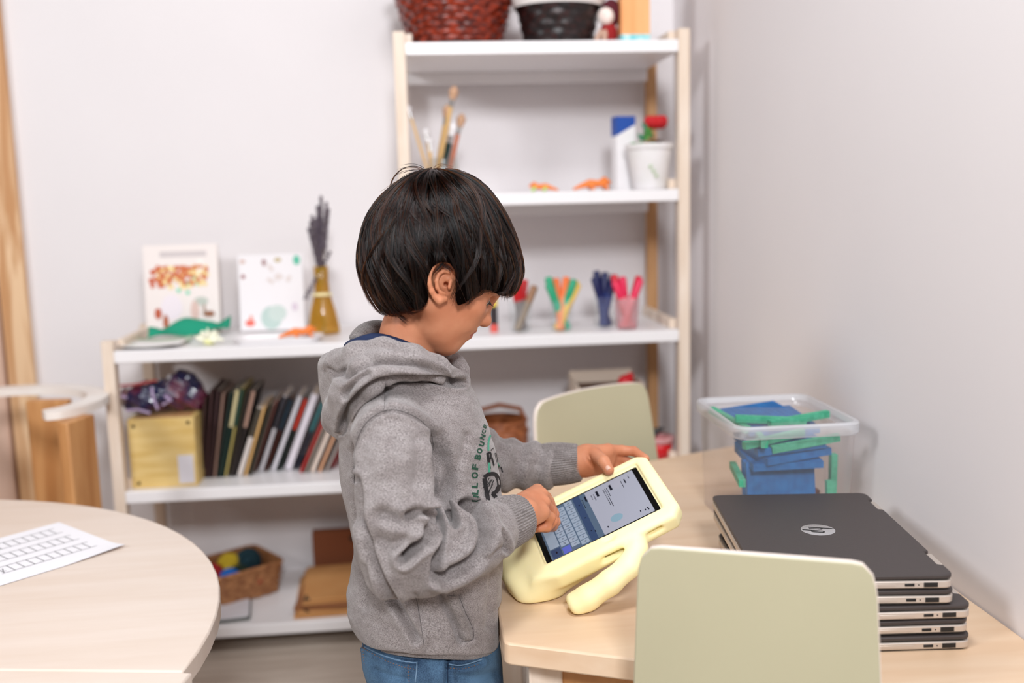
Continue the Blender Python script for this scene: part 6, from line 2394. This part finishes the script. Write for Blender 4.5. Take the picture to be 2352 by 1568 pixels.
blk.append(quadstrip([(1127, 1034), (1133, 1028), (1140, 1046)], 3))
blk.append(quadstrip([(1129, 1050), (1134, 1069), (1142, 1060), (1137, 1040)], 3.5))
blk.append(quadstrip([(1149, 1070), (1155, 1110), (1160, 1134)], 4))
blk.append(quadstrip([(1150, 1072), (1154, 1084)], 3))
rs = random.Random(2)
for k in range(16):
    x = 1114 + rs.uniform(0, 28); y = 1092 + rs.uniform(0, 34)
    blk.append(quadstrip([(x, y), (x - 5 + rs.uniform(-2, 2), y + 12)], 1.6))
drape('black_lettering', blk, M_ink_k, hoodie)

# ---- navy t-shirt collar and pale hood lining
m = MB()
ringp = [H(868, 776, 1.375), H(835, 783, 1.372), H(806, 795, 1.39), H(798, 800, 1.42), H(808, 792, 1.455), H(845, 778, 1.475), H(930, 790, 1.475), H(990, 825, 1.45), H(1000, 835, 1.42), H(985, 822, 1.385), H(930, 795, 1.368)]
ringp = smooth_poly(np.array(ringp), 2, closed=True)
m.tube(ringp, 0.0085, 10, closed=True, flat=0.8)
m.build('tshirt_collar', M_navy, boy, smooth='all')
m = MB()
lp = smooth_poly(np.array([H(818, 776, 1.44), H(838, 757, 1.47), H(868, 748, 1.50), H(930, 768, 1.515), H(1000, 810, 1.50), H(1045, 838, 1.465)]), 2, closed=False)
m.tube(lp, [0.007 + 0.004 * sin(pi * i / (len(lp) - 1)) for i in range(len(lp))], 10, flat=1.6)
o = m.build('hood_edge', M_rib, hoodie, smooth='all')

# ---- jeans
Fj = Field((-0.16, 1.27, 0.03), (0.16, 1.57, 0.62), 0.0032)
jr = [(1405, 1118, 850, .094), (1440, 1134, 840, .106), (1470, 1146, 829, .120), (1500, 1150, 831, .121), (1530, 1153, 840, .120), (1568, 1155, 858, .117)]
jz, jc, ja, jb = [], [], [], []
for y, f, b, w in jr:
    F_, B_ = MID(f, y), MID(b, y)
    jz.append((F_[2] + B_[2]) / 2); jc.append((F_[0] + B_[0]) / 2); ja.append((F_[0] - B_[0]) / 2); jb.append(w)
jz, jc, ja, jb = [np.array(q)[::-1] for q in (jz, jc, ja, jb)]


def pelvis(X, Y, Z):
    z = Z[0, 0]
    cx = np.interp(z, jz, jc)[None, None, :]; a = np.interp(z, jz, ja)[None, None, :]; b = np.interp(z, jz, jb)[None, None, :]
    q = (np.abs((X - cx) / a) ** 2.4 + np.abs((Y - Y0) / b) ** 2.4) ** (1 / 2.4)
    d = (q - 1) * np.minimum(a, b)
    return np.maximum(np.maximum(d, Z - jz[-1] - 0.005), jz[0] - 0.02 - Z)


Fj.func(pelvis)
cxj = jc[0]
for yy, sx in ((1.358, 0.0), (1.482, 0.01)):
    Fj.chain([(cxj + 0.002, yy, jz[0] - 0.01), (cxj + 0.006 + sx, yy, 0.30), (cxj - 0.012 + sx, yy, 0.055)], [.078, .056, .047], 0.025, flat=((0, 1, 0), 0.80))
P, Q = Fj.mesh(3)
Nn = vnormals(P, Q)
px = projv(P)
view = (CAM - P); view /= np.linalg.norm(view, axis=1)[:, None]
near = np.clip((np.einsum('ij,ij->i', Nn, view) + 0.15) / 0.4, 0, 1) * (P[:, 1] < Y0 + 0.03)
disp = np.zeros(len(P))
crease([(1030, 1512), (1027, 1540), (1030, 1580)], 0.003, 6, 0.001)
crease([(832, 1480), (870, 1502), (930, 1520), (960, 1520)], 0.0022, 5, 0.0012)
crease([(1030, 1528), (1060, 1532), (1105, 1520)], 0.003, 5, 0.001)
crease([(860, 1540), (900, 1555), (940, 1560)], 0.002, 10)
crease([(1050, 1550), (1090, 1560), (1140, 1545)], 0.002, 10)
P = P + Nn * disp[:, None]
m_j, N, L, p_ = new_mat('blue_denim')
tcn = N.new('ShaderNodeTexCoord')
n1 = N.new('ShaderNodeTexNoise'); n1.inputs['Scale'].default_value = 14; n1.inputs['Detail'].default_value = 5
n2 = N.new('ShaderNodeTexNoise'); n2.inputs['Scale'].default_value = 700
L.new(tcn.outputs['Object'], n1.inputs['Vector']); L.new(tcn.outputs['Object'], n2.inputs['Vector'])
r1 = N.new('ShaderNodeValToRGB'); r1.color_ramp.elements[0].position, r1.color_ramp.elements[1].position = 0.38, 0.66
r1.color_ramp.elements[0].color = (*lin((26, 52, 80)), 1); r1.color_ramp.elements[1].color = (*lin((82, 116, 146)), 1)
ad = N.new('ShaderNodeMath'); ad.operation = 'MULTIPLY_ADD'; ad.inputs[1].default_value = 0.35
L.new(n2.outputs['Fac'], ad.inputs[0]); L.new(n1.outputs['Fac'], ad.inputs[2])
sb = N.new('ShaderNodeMath'); sb.operation = 'SUBTRACT'; sb.inputs[1].default_value = 0.16
L.new(ad.outputs[0], sb.inputs[0]); L.new(sb.outputs[0], r1.inputs['Fac']); L.new(r1.outputs[0], p_.inputs['Base Color'])
p_.inputs['Roughness'].default_value = 0.85
bp = N.new('ShaderNodeBump'); bp.inputs['Strength'].default_value = 0.3; bp.inputs['Distance'].default_value = 0.001
L.new(n2.outputs['Fac'], bp.inputs['Height']); L.new(bp.outputs[0], p_.inputs['Normal'])
jeans = quad_obj('jeans', P, Q, m_j, boy)
look(jeans, 'blue denim jeans')
hbvh = BVHTree.FromPolygons([tuple(p) for p in P], [tuple(q) for q in Q])
M_st = mat('tan_stitching', (140, 98, 62), 0.8)
M_jd = mat('worn_denim_edge', (112, 140, 166), 0.85)


def stitches(line, r=0.0005, gap=True):
    line = smooth_poly(line, 3, closed=False)
    # resample
    s_ = np.r_[0, np.cumsum(np.hypot(*np.diff(line, axis=0).T))]
    n = int(s_[-1] / 2.2)
    q = np.stack([np.interp(np.linspace(0, s_[-1], n), s_, line[:, i]) for i in range(2)], 1)
    m = MB()
    for i in range(0, n - 2, 3):
        p_ = on_hoodie([tuple(q[i]), tuple(q[i + 1])], 0.0004)
        if p_:
            m.tube(p_, r, 5)
    return m


m = stitches([(831, 1486), (870, 1510), (920, 1530), (962, 1538)])
m2 = stitches([(940, 1520), (938, 1545), (940, 1567)]); m.add(m2.v, m2.f)
m2 = stitches([(836, 1480), (834, 1500), (838, 1530)]); m.add(m2.v, m2.f)
m2 = stitches([(1034, 1534), (1062, 1538), (1100, 1526)]); m.add(m2.v, m2.f)
m.build('stitching', M_st, jeans)
o = seam_cord('pocket_edge', [(838, 1486), (866, 1500), (915, 1517), (956, 1522)], 0.0009, M_jd, jeans)
o = seam_cord('pocket_edge', [(958, 1520), (957, 1540), (954, 1566)], 0.0009, M_jd, jeans)
o = seam_cord('pocket_edge', [(1030, 1524), (1060, 1529), (1108, 1513)], 0.0009, M_jd, jeans)
o = seam_cord('side_seam', [(1031, 1512), (1028, 1540), (1029, 1567)], 0.0012, mat('dark_denim_seam', (26, 48, 74), 0.9), jeans)

# shoes (below the frame, he stands on them)
for yy, sx in ((1.358, 0.0), (1.482, 0.01)):
    Fs = Field((-0.12, yy - 0.06, -0.01), (0.16, yy + 0.06, 0.10), 0.004)
    cx = cxj - 0.012 + sx
    Fs.chain([(cx - 0.03, yy, 0.032), (cx + 0.03, yy, 0.034), (cx + 0.095, yy, 0.028)], [.030, .034, .027], 0.02)
    Fs.cone((cx - 0.015, yy, 0.04), (cx - 0.012, yy, 0.075), 0.034, 0.033, 0.02)
    Fs.func(lambda X, Y, Z: -(Z - 0.001) + 0 * X + 0 * Y, k=0.003, mode='i')
    P, Q = Fs.mesh(2)
    quad_obj('shoe', P, Q, mat('dark_shoe', (50, 50, 56), 0.7), boy)
